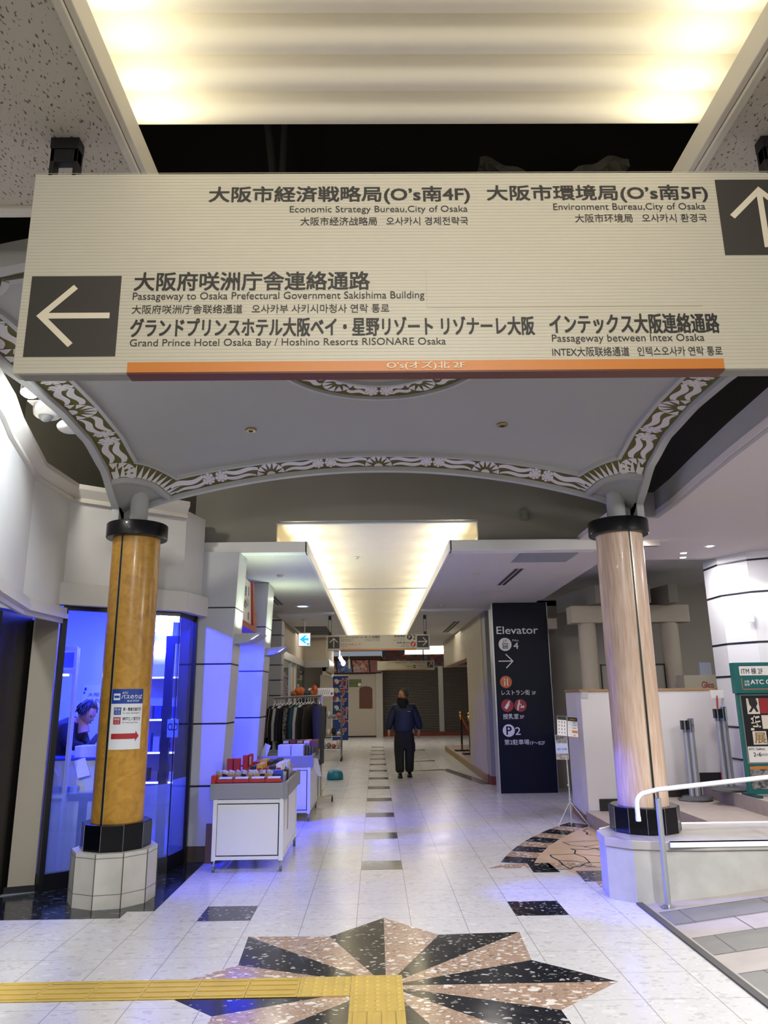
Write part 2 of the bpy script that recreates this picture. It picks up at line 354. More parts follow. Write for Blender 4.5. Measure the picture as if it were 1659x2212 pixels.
def bar(ax, az, bx, bz, w):
    d = Vector((bx-ax, bz-az)).normalized(); q = Vector((-d.y, d.x))*w/2
    return [(ax-q.x,az-q.y),(bx-q.x,bz-q.y),(bx+q.x,bz+q.y),(ax+q.x,az+q.y)]
def arrow(cx, cz, ang, L, w, hd):
    """line arrow with an open head, centred, pointing along ang; three overlapping-free bars"""
    def R(x, z): return (cx+x*math.cos(ang)-z*math.sin(ang), cz+x*math.sin(ang)+z*math.cos(ang))
    h = L/2; k = hd; q = w/2; e = w/math.sqrt(2); xj = h-q-2*e
    outl = [(-h,-q),(xj,-q),(h-k-e,-k+e),(h-k,-k),(h,0),(h-k,k),(h-k-e,k-e),(xj,q),(-h,q)]
    return [R(*p) for p in outl]
# ================================================================ STRUCTURE
TX0, TDX, TY0, TDY = -.154, .3965, 6.06, .396     # tile joints of the floor
fl = terrazzo('floor_terrazzo', '#c6c3c1', '#d3d0cd', '#b7b2ae', .5, 14, .19, (TX0, TDX, TY0, TDY), chip2='#c2bbb2')
dk = terrazzo('black_terrazzo', '#1b1c20', '#3c3c40', '#b6b0aa', .30, 22, .12, chip2='#2c2e33')
tn = terrazzo('tan_terrazzo', '#a08570', '#cdb9a4', '#ddd6cd', .75, 17, .14, chip2='#6e5444')
gb = terrazzo('border_terrazzo', '#14161b', '#2a333a', '#5a6066', .3, 20, .12, chip2='#1b2a30')
ol = terrazzo('grey_terrazzo', '#4d4a44', '#6a675e', '#8a867c', .35, 20, .14, chip2='#3f3d38')
cz = mat('crazy_stone', '#c0a48c', .25, noise=.14, scale=3); czj = mat('crazy_joint', '#151517', .7)
rampm = mat('ramp_tile_light', '#a79d96', .4, noise=.12, scale=6); rampd = mat('ramp_tile_dark', '#77746f', .4, noise=.12, scale=6)
rampj = mat('ramp_joint', '#4c4a48', .7)
b = MB(); b.cur = 0
b.poly([(-9,-6,0),(12,-6,0),(12,38,0),(-9,38,0)])
Z1 = .0008; Z2 = .0014
def fq(poly, m, z=Z1): b.cur = m; b.poly([(x,y,z) for x,y in poly])
# compass star: sixteen alternating triangles
SX, SY, SR = .045, 4.735, 1.33
SI = .985
for k in range(8):
    a = PI/2+k*PI/4; tip = (SX+SR*math.cos(a), SY+SR*math.sin(a))
    for s, m in ((1, 1), (-1, 2)):
        q = a+s*PI/8; inn = (SX+SI*math.cos(q), SY+SI*math.sin(q))
        p = [(SX,SY), tip, inn] if s > 0 else [(SX,SY), inn, tip]
        fq(p, m, Z1)
# dark single tiles and the row of dark strips down the corridor
def tile(i, j, m, ni=1, nj=1, z=Z1): x, y = TX0+TDX*i, TY0+TDY*j; fq([(x,y),(x+TDX*ni,y),(x+TDX*ni,y+TDY*nj),(x,y+TDY*nj)], m, z)
tile(-3, 0, 1); tile(3, 0, 1)
for k in range(1, 13): tile(0, 4*k, 4)
# dark border in front of the blue shop
fq([(-9, 6.17),(-1.95, 6.17),(-1.95, 6.35),(-1.74, 6.35),(-1.74, 8.25),(-9, 9)], 3)
# the fan: a curved border of dark and tan blocks around crazy paving
FX, FY, R0, R1 = 7.85, 5.70, 6.66, 6.98
def arc(a0, a1, r, n=8): return [(FX+r*math.cos(a0+(a1-a0)*i/n), FY+r*math.sin(a0+(a1-a0)*i/n)) for i in range(n+1)]
A0, A1 = PI-.318, PI-.69
fq(arc(A0, A1, R0, 20)+[(2.9,9.9),(2.9,6.9),(1.95,6.9),(1.75,7.6),(1.4,7.77)], 5)
nb = 9
for i in range(nb):
    p, q = A0+(A1-A0)*i/nb, A0+(A1-A0)*(i+1)/nb
    fq(arc(p, q, R1, 4)+arc(p, q, R0, 4)[::-1], 1 if i % 2 == 0 else 2)
for k, (x0, x1, y0, y1, m) in enumerate(((1.06,1.46,7.62,7.79,2),(1.45,1.70,7.43,7.82,1),(1.64,2.1,7.60,7.80,2),(1.83,2.2,7.06,7.46,1),(1.9,2.3,6.85,7.06,2))):
    fq([(x0,y0),(x1,y0),(x1-.02,y1),(x0+.02 if k else x0+.16,y1)], m, Z2)
# crazy paving joints
random.seed(3)
pts = [(1.30+.25*i+random.uniform(-.09,.09), 7.62+.26*j+random.uniform(-.09,.09)) for j in range(9) for i in range(7)]
def inside(p): return math.hypot(p[0]-FX, p[1]-FY) < R0-.02 and p[0] < 2.75 and p[1] < 9.8
for j in range(9):
    for i in range(7):
        p = pts[j*7+i]
        for q in ((pts[j*7+i+1] if i < 6 else None), (pts[(j+1)*7+i] if j < 8 and (i*3+j) % 4 else None)):
            if q and inside(p) and inside(q):
                m_ = ((p[0]+q[0])/2+random.uniform(-.06,.06), (p[1]+q[1])/2+random.uniform(-.06,.06))
                for a, c in ((p, m_), (m_, q)):
                    fq(bar(a[0],a[1],c[0],c[1], random.uniform(.012,.024)), 6, Z2)
# dark steps of the border beside the ribbed wall
fq([(1.62,17.6),(2.13,14.9),(2.13,14.45),(1.95,14.45),(1.45,17.4)], 4)
for y in (17.2, 19.6, 23.5): fq([(.65,y-.1),(1.5,y+.05),(1.5,y+.35)], 4)
struct(b.build('floor', [fl, dk, tn, gb, ol, cz, czj], recalc=False))

plaster = mat('plaster_white', '#cfcdc9', .75, noise=.05, scale=2)
plaster2 = mat('plaster_grey', '#8f8a80', .8, noise=.06, scale=2)
cornice = mat('cornice_paint', '#d2cdc3', .6)
lintelm = mat('lintel_metal', '#c6c2bb', .45, noise=.05, scale=3)
dark = mat('void_black', '#191513', .95)
voidm = mat('void_wall', '#4a463b', .9, noise=.15, scale=2)
speck = speckle('ceiling_speckle', '#b9b3a6', '#5f584c', 112, .365)
speck2 = speckle('ceiling_speckle_fine', '#c9c5bd', '#8f8a80', 190, .36)
white = mat('white_paint', '#d9d7d3', .5); offw = mat('white_panel', '#c9c7c6', .35, noise=.04, scale=2)
blackm = mat('black_joint', '#08080a', .5)

# --- left: the faceted wall with its cornice, its lintel, the post and the dark doorway
LP = [(-2.2,2.6),(-2.40,4.2),(-2.52,4.70),(-2.66,5.12),(-2.95,6.2),(-2.93,6.93)]
b = MB(); b.wallpath(LP, 2.40, 3.56, .12)
struct(b.build('wall_left', plaster))
cprof = [(0,0),(.035,0),(.035,.03),(.02,.045),(.05,.075),(.085,.12),(.085,.165),(0,.165)]
b = MB(); b.sweep(LP+[(-2.0,7.66)], [(o, 3.47+z) for o, z in cprof]); struct(b.build('trim_1', cornice, smooth=30))
b = MB(); b.sweep(LP, [(0,2.30),(.03,2.30),(.03,2.34),(.075,2.34),(.075,2.385),(.06,2.385),(.06,2.44),(0,2.44)]); struct(b.build('trim_2', lintelm))
b = MB(); b.prism([(-3.165,6.93),(-2.965,7.0),(-3.0,7.15),(-3.19,7.08)], .06, 2.36); struct(b.build('wall_left_post', mat('beige_stone', '#8d8373', .55, noise=.05, scale=3)))
b = MB(); b.prism([(-3.19,6.92),(-2.93,7.01),(-2.95,7.16),(-3.2,7.1)], 0, .06); b.box(-3.6,-3.17,7.0,7.06,0,2.34)
struct(b.build('baseboard_left', mat('dark_base', '#0b0b0d', .4)))
navyd = mat('night_blue_panel', '#0b1430', .35)
b = MB(); b.wallpath([(-3.35,4.6),(-3.45,6.2),(-3.30,6.98)], 0, 2.42, .06); struct(b.build('door_1', navyd))
b = MB(); b.wallpath([(-3.20,6.4),(-3.20,6.97)], 0, 2.36, .04); struct(b.build('door_1_jamb', mat('dark_bronze', '#16130f', .4)))
# wall above the shop front and its return to the corridor
UP = [(-2.93,6.93),(-2.0,7.68),(-1.90,8.12)]
b = MB(); b.wallpath(UP, 2.60, 3.56, .12); struct(b.build('wall_left_shop', plaster))
b = MB(); b.sweep([(-3.0,6.90),(-1.985,7.63),(-1.88,8.12)], [(-.04,2.47),(.06,2.47),(.06,2.68),(-.04,2.68)]); struct(b.build('trim_3', lintelm, bevel=.006))
# dark wall of the void over the left walls, slabs overhead
b = MB(); b.wallpath([(-3.3,1.0),(-3.45,6.9),(-2.55,8.32),(-2.0,8.36)], 3.60, 5.4, .1); struct(b.build('wall_left_upper', voidm))
b = MB(); b.box(-6,9,-4,9,5.4,5.5); struct(b.build('ceiling_void', dark))
b = MB(); b.wallpath([(4.6,8.3),(3.2,8.3),(3.2,1.0)][::-1], 3.55, 5.4, .1)
struct(b.build('wall_right_upper', mat('void_dark', '#2a2624', .9)))
b = MB(); b.box(-3.6,4.6,3.6,3.7,3.88,5.4); struct(b.build('wall_void_blocker', mat('void_brown', '#1a1512', .95)))  # added dark wall, keeps coffer light out of the void over the canopy

# --- the overhead slab with its lit slot (over the camera)
def slab(name, x0, x1, y0, y1, z, th, m): bb = MB(); bb.box(x0,x1,y0,y1,z,z+th); return struct(bb.build(name, m))
slab('ceiling_front_left', -5, -.90, -4, 2.68, 3.60, .03, speck)
slab('ceiling_front_right', 1.28, 7, -4, 2.68, 3.60, .03, speck)
b = MB()
b.prism([(-.90,-4),(-.875,-4),(-.875,2.74),(-.90,2.74)], 3.60, 3.71); b.prism([(-.93,-4),(-.90,-4),(-.90,2.74),(-.93,2.74)], 3.585, 3.63)
b.prism([(1.255,-4),(1.28,-4),(1.28,2.74),(1.255,2.74)], 3.60, 3.71); b.prism([(1.28,-4),(1.31,-4),(1.31,2.74),(1.28,2.74)], 3.585, 3.63)
b.box(-5,-.93,2.68,2.72,3.585,3.68); b.box(-5,-.93,2.72,2.76,3.60,3.66); b.box(1.31,7,2.68,2.72,3.585,3.68); b.box(1.31,7,2.72,2.76,3.60,3.66)
struct(b.build('trim_4', mat('trim_cream', '#c9c3b4', .5), bevel=.004))
rib = mat('ribbed_cream', '#e9e2cf', .55)
def ribs(x0, x1, y0, y1, z, pitch, amp, name, n=10):
    bb = MB(); ny = int((y1-y0)/pitch*n)
    def f(u, v):
        y = y1-(y1-y0)*v; t = ((y1-y)/pitch) % 1
        return (x0+(x1-x0)*u, y, z-amp*math.sin(PI*t)**.8)
    bb.grid(f, 2, ny); return struct(bb.build(name, rib, smooth=50, recalc=False))
ribs(-1.35, 1.73, -3, 2.70, 4.02, .178, .05, 'ceiling_coffer_front')
b = MB(); b.box(-1.38,-1.35,-3,2.70,3.63,4.1); b.box(1.73,1.76,-3,2.70,3.63,4.1); struct(b.build('trim_5', rib))

# --- corridor shell
YC = 8.18
b = MB(); b.box(-2.06,-.76,YC,8.36,3.19,3.315); b.box(-.78,-.75,YC,24.6,3.19,3.315)
b.box(.86,2.53,YC,8.36,3.19,3.315); b.box(.85,.88,YC,24.6,3.19,3.315); struct(b.build('trim_6', white, bevel=.004))
slab('ceiling_corridor_left', -2.3, -.78, 8.3, 14.25, 3.195, .10, speck2)
b = MB(); b.prism([(.88,8.3),(2.80,8.3),(2.90,12.6),(2.75,13.55),(2.2,13.9),(.88,14.2)], 3.195, 3.295); struct(b.build('ceiling_corridor_right', speck2))
slab('ceiling_corridor_far_left', -3.2, -.78, 14.25, 24.6, 3.20, .10, plaster); slab('ceiling_corridor_far_right', .88, 5.4, 13.7, 24.6, 3.20, .10, plaster)
slab('ceiling_corridor_end', -4.2, 6, 24.6, 33, 3.55, .1, plaster)
b = MB(); b.box(-2.2,-.78,14.22,14.30,3.155,3.20); b.box(.88,2.2,13.88,13.96,3.155,3.20); struct(b.build('trim_7', white))
ribs(-1.2, 1.3, 8.36, 13.6, 3.56, .086, .014, 'ceiling_coffer_corridor', 6)
ribs(-1.2, 1.3, 13.64, 24.5, 3.545, 1.8, .02, 'ceiling_coffer_far', 14)
b = MB(); b.box(-1.23,-1.2,8.36,24.5,3.29,3.6); b.box(1.3,1.33,8.36,24.5,3.29,3.6); struct(b.build('trim_8', rib))
# grey wall over the corridor mouth, with the opening of the coffer
b = MB(); b.box(-2.06,-1.12,8.30,8.38,3.25,5.4); b.box(1.20,3.3,8.30,8.38,3.25,5.4); b.box(-1.12,1.20,8.30,8.38,3.58,5.4)
struct(b.build('wall_front', plaster2))
# end of the corridor
b = MB(); b.box(-3.6,6.5,33.0,33.1,0,3.3); struct(b.build('wall_end', mat('beige_wall', '#a39a8b', .7)))
# left side of the corridor
wl = mat('corridor_beige', '#b9ad98', .7)
b = MB(); b.box(-2.62,-2.5,10.6,13.6,0,3.2); b.box(-2.5,-1.9,13.5,13.55,0,3.2); struct(b.build('wall_corridor_left', mat('corridor_grey', '#8d877c', .7)))
# right side behind the hall
hallw = mat('hall_wall', '#a7a092', .75, noise=.05, scale=1.5)
b = MB(); b.box(3.02,10,13.7,13.8,0,3.6); struct(b.build('wall_right', hallw))
b = MB(); b.box(10.0,10.1,2,13.8,0,3.7); struct(b.build('wall_right_side', hallw))
b = MB(); b.box(3.02,8,9.46,13.8,3.56,3.66); struct(b.build('ceiling_hall_back', plaster))
hallc = mat('hall_ceiling_paint', '#c9c1c1', .7)
b = MB(); b.prism([(2.33,7.10),(2.79,7.08),(2.77,6.6),(2.70,5.9),(2.64,5.2),(2.60,4.5),(2.60,3.0),(9.5,3.0),(9.5,9.46),(2.95,9.46),(2.82,8.2),(2.33,8.28)], 3.30, 3.36); struct(b.build('ceiling_right', hallc))
b = MB(); b.wallpath([(2.33,7.08),(2.80,7.08),(2.78,6.6),(2.71,5.9),(2.65,5.2),(2.61,4.5),(2.61,3.0)], 3.295, 3.55, .04); struct(b.build('trim_9', mat('fascia_grey', '#98979a', .6)))
b = MB(); b.box(2.95,9.5,9.44,9.5,3.295,3.46); struct(b.build('trim_10', mat('fascia_light', '#b2aeac', .6)))
# ramp and steps of the right hall
b = MB()
b.cur = 0; b.prism([(2.66,7.02),(2.66,9.97),(9,9.97),(9,7.02)], 0, .155); b.prism([(3.42,7.02),(3.42,9.97),(9,9.97),(9,7.02)], .155, .31); b.prism([(4.15,7.02),(4.18,9.97),(9,9.97),(9,7.02)], .31, .465)
stone = mat('step_stone', '#a2968e', .45, noise=.14, scale=7, bump=.05)
struct(b.build('floor_steps', stone))
b = MB(); RS = .13
def rz(x): return max(.0012, .0012+(x-2.06)*RS*.9)
joints = []
b.cur = 0; b.poly([(2.06,-3,rz(2.06)),(9,-3,rz(9)),(9,6.30,rz(9)),(2.06,6.30,rz(2.06))])
def rq(x0,x1,y0,y1,m): b.cur = m; dz = .0008 if m != 2 else .0016; b.poly([(x0,y0,rz(x0)+dz),(x1,y0,rz(x1)+dz),(x1,y1,rz(x1)+dz),(x0,y1,rz(x0)+dz)])
for k, (y, d) in enumerate(((6.05,.30),(5.75,0),(5.45,.30),(5.12,0),(4.8,.30),(4.45,0),(4.1,.3))):
    if d: rq(2.1, 8, y-.32, y, 1)
    rq(2.1, 8, y-.003, y+.003, 2)
    for i in range(10): x = 2.25+.62*i+(.28 if k % 2 else 0); rq(x-.003, x+.003, y-.32, y, 2)
struct(b.build('floor_ramp', [rampm, rampd, rampj], recalc=False))
b = MB(); b.box(2.025,2.075,-3,6.32,0,.012); struct(b.build('trim_11', mat('joint_strip', '#4b4947', .6)))

# ---- yellow tactile paving
yel = mat('tactile_yellow', '#c0a350', .6, noise=.12, scale=5)
tp = thing('tactile_paving', 'yellow tactile paving strip of barred and studded tiles crossing the star floor', 'tactile paving', (-.5, 4.73, 0))
def plate(x0, x1, y0, y1):
    bb = MB(); bb.box(x0+.001,x1-.001,y0+.001,y1-.001,.0016,.006); return bb
def guide(x0, x1, y0, y1, along):
    bb = plate(x0,x1,y0,y1)
    for k in range(4):
        if along == 'x': y = y0+(y1-y0)*(k+.5)/4; bb.box(x0+.012,x1-.012,y-.013,y+.013,.006,.0125)
        else: x = x0+(x1-x0)*(k+.5)/4; bb.box(x-.013,x+.013,y0+.012,y1-.012,.006,.0125)
    bb.build('guide_tile', yel, tp, bevel=.003)
def studs(x0, x1, y0, y1, nx, ny):
    bb = plate(x0,x1,y0,y1)
    for i in range(nx):
        for j in range(ny): bb.lathe([(.014,0),(.0115,.0035),(.008,.005)], (x0+(x1-x0)*(i+.5)/nx, y0+(y1-y0)*(j+.5)/ny, .006), 10)
    bb.build('warning_tile', yel, tp, smooth=50)
for k in range(9): guide(-.45-.29*(k+1), -.45-.29*k, 4.588, 4.876, 'x')
studs(-.45, -.157, 4.588, 4.876, 5, 5)
studs(-.157, .141, 4.588, 4.886, 5, 5); studs(-.157, .141, 4.37, 4.588, 5, 4); guide(-.157, .141, 4.07, 4.37, 'y'); guide(-.157, .141, 3.77, 4.07, 'y')
# ================================================================ THE VAULTED CANOPY AND ITS COLUMNS
XL, XR, YN, YF, XC = -2.42, 2.52, 3.02, 6.90, .05
YM = (YN+YF)/2; ZC = 3.765; DC = .50; BUL = .205
def zfar(x):
    t = abs(x-XC)/(XR-XC); return ZC-.42*min(1, t)**2-.08*max(0, (t-.85)/.15)**2
ST = [(0,3.69+.04),(.25,3.73+.035),(.55,3.735+.035),(.80,3.70+.04),(1.15,3.58+.04),(1.45,3.40+.02),(1.75,3.265+.0),(1.95,3.265)]
sdep = [(4.10,3.735),(4.45,3.735),(4.82,3.765),(5.32,3.775),(5.87,3.735),(6.28,3.615),(6.60,3.40),(6.75,3.285),(6.90,3.265)]
def zside(y):
    if y < 4.1:
        t = (4.1-y)/(4.1-YN); return 3.735-.47*t**2.2
    for (a, p), (b, q) in zip(sdep, sdep[1:]):
        if a <= y <= b:
            t = (y-a)/(b-a); t = t*t*(3-2*t)*.35+t*.65; return p+(q-p)*t
    return sdep[-1][1]
def zv(x, y):
    a = abs((y-YM)/(YF-YM)); b = abs((x-XC)/(XR-XC)); a_, b_ = min(1,a)**3, min(1,b)**3
    F = ZC-zfar(x); S = ZC-zside(y)
    return ZC-(F*a_+S*b_-DC*a_*b_)+BUL*(1-min(1,a)**2)*(1-min(1,b)**2)
can_grey = mat('canopy_grey', '#9d9d98', .8, bump=.08, bscale=150)
can_rim = mat('canopy_rim', '#a8a8a6', .7); olive = mat('frieze_olive', '#5a5524', .8); relief = mat('frieze_white', '#cfcac6', .7)
can = thing('vaulted_canopy', 'pale grey vaulted canopy with an olive and white frieze resting on two columns', 'canopy', (XC, YM, 3.2))
b = MB(); b.grid(lambda u, v: (XL+(XR-XL)*u, YN+(YF-YN)*v, zv(XL+(XR-XL)*u, YN+(YF-YN)*v)), 80, 76)
b.grid(lambda u, v: (XL+(XR-XL)*u, YN+(YF-YN)*v, zv(XL+(XR-XL)*u, YN+(YF-YN)*v)+.07), 40, 38)
b.build('vault_shell', can_grey, can, smooth=60, recalc=False)
def ribbon(bb, pts, w0, w1, h0, h1):
    """box strip: pts = [(p, inward unit vector)]; from w0..w1 inward and h0..h1 in height"""
    vs = []; n = len(pts)
    for p, d in pts:
        for w, h in ((w0,h0),(w1,h0),(w1,h1),(w0,h1)): vs.append((p[0]+d[0]*w, p[1]+d[1]*w, p[2]+h))
    fs = [(i*4+j, i*4+(j+1)%4, i*4+4+(j+1)%4, i*4+4+j) for i in range(n-1) for j in range(4)]+[(0,1,2,3), tuple(range(4*n-4, 4*n))]
    bb.add(vs, fs)
def lerp(a, b, t): return a+(b-a)*t
N = 64
edge = {'far': [((lerp(XL,XR,i/N), YF, zfar(lerp(XL,XR,i/N))), (0,-1)) for i in range(N+1)],
        'near': [((lerp(XL,XR,i/N), YN, zfar(lerp(XL,XR,i/N))), (0,1)) for i in range(N+1)],
        'left': [((XL, lerp(YN,YF,i/N), zside(lerp(YN,YF,i/N))), (1,0)) for i in range(N+1)],
        'right': [((XR, lerp(YN,YF,i/N), zside(lerp(YN,YF,i/N))), (-1,0)) for i in range(N+1)]}
for k, e in edge.items():
    b = MB(); ribbon(b, e, -.01, .055, -.035, .09); b.build('rim', can_rim, can, smooth=40)
b = MB()
for x, s in ((XL, 1), (XR, -1)):
    b.box(min(x-.01*s, x+.055*s), max(x-.01*s, x+.055*s), 6.66, 6.91, 3.18, 3.34)
b.build('rim', can_rim, can)
b = MB(); b.box(XL+.05,-2.2,6.80,6.84,3.18,3.40); b.build('fin', can_rim, can); b = MB(); b.box(2.31,XR-.05,6.84,6.88,3.18,3.40); b.build('fin', can_rim, can)
def surf(x, y, dz): return (x, y, zv(x, y)-dz)
RIN, ROUT = .46, .66          # corner sun arcs about the canopy corners
B0, B1 = .055, .285
corners = [(XL,YF,0,-1),(XR,YF,-1,-1),(XL,YN,1,1),(XR,YN,-1,1)]
# olive bands along the four edges, then relief motifs mapped onto the surface
def emap(side):
    if side == 'far': return lambda s, t: (XC+s, YF-t)
    if side == 'near': return lambda s, t: (XC-s, YN+t)
    if side == 'left': return lambda s, t: (XL+t, YM+s)
    return lambda s, t: (XR-t, YM-s)
hl = {'far': (XR-XL)/2-.60, 'near': (XR-XL)/2-.60, 'left': (YF-YN)/2-.60, 'right': (YF-YN)/2-.60}
b = MB()
for sd in hl:
    f = emap(sd); H = hl[sd]+.15
    b.grid(lambda u, v: surf(*f(-H+2*H*u, B0+(B1-B0)*v), .004), 80, 3)
for cx, cyy, sx, sy in [(XL,YF,1,-1),(XR,YF,-1,-1),(XL,YN,1,1),(XR,YN,-1,1)]:
    b.grid(lambda u, v: surf(cx+sx*(RIN+(ROUT-RIN)*v)*math.cos(u*PI/2), cyy+sy*(RIN+(ROUT-RIN)*v)*math.sin(u*PI/2), .0045), 20, 3)
b.build('frieze_band', olive, can, smooth=60, recalc=False)
# mouldings: inner line of the bands, corner arcs, the ring
def line3(bb, pts, w=.036, h=.03):
    e = []
    for i, p in enumerate(pts):
        a = Vector(pts[max(0,i-1)]); c = Vector(pts[min(len(pts)-1,i+1)]); d = (c-a).normalized(); e.append(((p[0],p[1],zv(p[0],p[1])-h), (-d.y, d.x)))
    ribbon(bb, e, -w/2, w/2, 0, h+.01)
b = MB(); cut = math.sqrt(ROUT**2-B1**2)
for sd in hl:
    f = emap(sd); H = {'far': (XR-XL)/2, 'near': (XR-XL)/2, 'left': (YF-YN)/2, 'right': (YF-YN)/2}[sd]-cut
    line3(b, [f(-H+2*H*i/60, B1+.015) for i in range(61)])
for cx, cyy, sx, sy in [(XL,YF,1,-1),(XR,YF,-1,-1),(XL,YN,1,1),(XR,YN,-1,1)]:
    a0 = math.asin(B1/ROUT)
    line3(b, [(cx+sx*ROUT*math.cos(t), cyy+sy*ROUT*math.sin(t)) for t in [a0+(PI/2-2*a0)*i/20 for i in range(21)]])
    line3(b, [(cx+sx*RIN*math.cos(t), cyy+sy*RIN*math.sin(t)) for t in [.1+(PI/2-.2)*i/20 for i in range(21)]], .04, .04)
RC, RR1, RR0 = (XC, 4.75), .80, .56
for r in (RR1, RR0): line3(b, [(RC[0]+r*math.cos(2*PI*i/60), RC[1]+r*math.sin(2*PI*i/60)) for i in range(61)], .03, .03)
b.build('moulding', can_rim, can, smooth=40)
b = MB(); b.grid(lambda u, v: surf(RC[0]+(RR0+(RR1-RR0)*v)*math.cos(2*PI*u), RC[1]+(RR0+(RR1-RR0)*v)*math.sin(2*PI*u), .004), 60, 3)
b.build('frieze_ring', olive, can, smooth=60, recalc=False)
KX = .60
# motifs in band units: s along the band, t from the rim (0) to the inner line (1)
def motif_sun(s0):
    out = [[(s0+KX*.30*math.cos(PI*i/10), .05+.26*math.sin(PI*i/10)*.95) for i in range(11)]]
    n = 7
    for k in range(n):
        a0, a1 = PI*k/n+.02, PI*(k+1)/n-.02; am = (a0+a1)/2
        arcp = [(s0+KX*.95*math.cos(a0+(a1-a0)*i/4), .05+.88*math.sin(a0+(a1-a0)*i/4)) for i in range(5)]
        out.append(arcp+[(s0+KX*.46*math.cos(am), .05+.42*math.sin(am))])
    return out
def motif_flower(s0, t0, r):
    out = []; n = 8
    for k in range(n):
        a = 2*PI*k/n; w = PI/n*.86
        out.append([(s0, t0)]+[(s0+KX*r*(1 if abs(i-2) < 2 else .88)*math.cos(a-w+2*w*i/4), t0+r*(1 if abs(i-2) < 2 else .88)*math.sin(a-w+2*w*i/4)) for i in range(5)])
    out.append([(s0+KX*r*.45*math.cos(2*PI*i/10), t0+r*.45*math.sin(2*PI*i/10)) for i in range(10)])
    return out
def motif_leaf(s0, s1, ta, tb, w0, w1, ph):
    """a waving ribbon as a row of quads"""
    n = 12; out = []
    def pt(i, sg):
        u = i/n; s = s0+(s1-s0)*u; t = ta+(tb-ta)*u+.10*math.sin(2*PI*u+ph); w = (w0+(w1-w0)*u)*(.72+.28*math.sin(PI*u*1.1)); return (s, min(.96, max(.04, t+sg*w/2)))
    for i in range(n): out.append([pt(i,-1), pt(i+1,-1), pt(i+1,1), pt(i,1)])
    return out
def unit(c, half):      # from a sun at c to the next sun at c+2*half, mirrored flowers in the middle
    o = []
    m = c+half
    o += motif_flower(m-.42*KX, .52, .40)+motif_flower(m+.42*KX, .52, .40)
    for sg in (1, -1):
        e = c if sg > 0 else c+2*half; fl_ = m-.74*KX if sg > 0 else m+.74*KX
        o += motif_leaf(e+sg*.80*KX, fl_, .58, .74, .26, .30, .4); o += motif_leaf(e+sg*1.0*KX, fl_+sg*.06, .14, .40, .18, .34, .2)
    return o
def put(bb, polys, mapf, dz):
    for p in polys:
        vs = [mapf(s, t) for s, t in p]; bb.add([surf(x, y, dz) for x, y in vs], [tuple(range(len(vs)))])
BWD = B1-B0
b = MB()
for sd in hl:
    f = emap(sd); g = lambda s, t, f=f: f(s*BWD, B0+t*BWD)
    Hn = (hl[sd]+.02)/BWD; per = 4.5 if sd in ('far', 'near') else 4.1; ps = []
    nh = int(Hn//per)
    per = per if sd in ('far','near') else 4.35
    sh = 0 if sd in ('far','near') else (Hn+.35)*(1 if sd == 'left' else -1)
    for k in range(-nh-3, nh+4):
        c = sh+k*per
        if abs(c) < Hn+.4: ps += motif_sun(c)
        if -Hn-1.2 < c and c+per < Hn+1.2: ps += unit(c, per/2)
    ps = [p for p in ps if all(abs(s) < Hn+.75 for s, t in p)]
    put(b, ps, g, .008)
for cx, cyy, sx, sy in [(XL,YF,1,-1),(XR,YF,-1,-1),(XL,YN,1,1),(XR,YN,-1,1)]:
    n = 13; wr = (ROUT-RIN); ps = []
    for k in range(n):
        a = .16+(PI/2-.32)*(k+.5)/n; dw = (PI/2-.32)/n*.45
        ps.append([(a-dw, RIN+.03), (a+dw, RIN+.03), (a+dw*.0-.0, ROUT-.03)])
    for p in ps: b.add([surf(cx+sx*r*math.cos(a), cyy+sy*r*math.sin(a), .009) for a, r in p], [(0,1,2)])
n = 6; per = 2*PI*RR1*.9/n/(RR1-RR0)
def ringmap(s, t): a = PI/2+s*(RR1-RR0)/(RR1*.9)+PI/n; r = RR1-.02-(1-t)*(RR1-RR0-.04); return (RC[0]+r*math.cos(a), RC[1]+r*math.sin(a))
ps = []
for k in range(n): ps += motif_sun(k*per)+unit(k*per, per/2)
put(b, ps, ringmap, .008)
b.build('frieze_relief', relief, can, recalc=False)
# small round lamps set in the vault
brass = mat('brass_ring', '#9c8358', .4, metal=.6)
for x, y in ((-1.06, 6.05), (1.12, 6.0)):
    z = zv(x, y)
    t = thing('ceiling_sensor', ('small brass ringed fitting in the grey canopy on the left half' if x < 0 else 'small brass ringed fitting in the grey canopy on the right half'), 'ceiling fitting', (x, y, z))
    bb = MB(); bb.lathe([(.02,-.012),(.042,-.012),(.05,-.004),(.05,.004)], (x,y,z), 20); bb.build('ring', brass, t, smooth=True)
    bb = MB(); bb.lathe([(.008,-.022),(.018,-.018),(.02,-.008)], (x,y,z), 12); bb.build('lens', blackm, t, smooth=True)

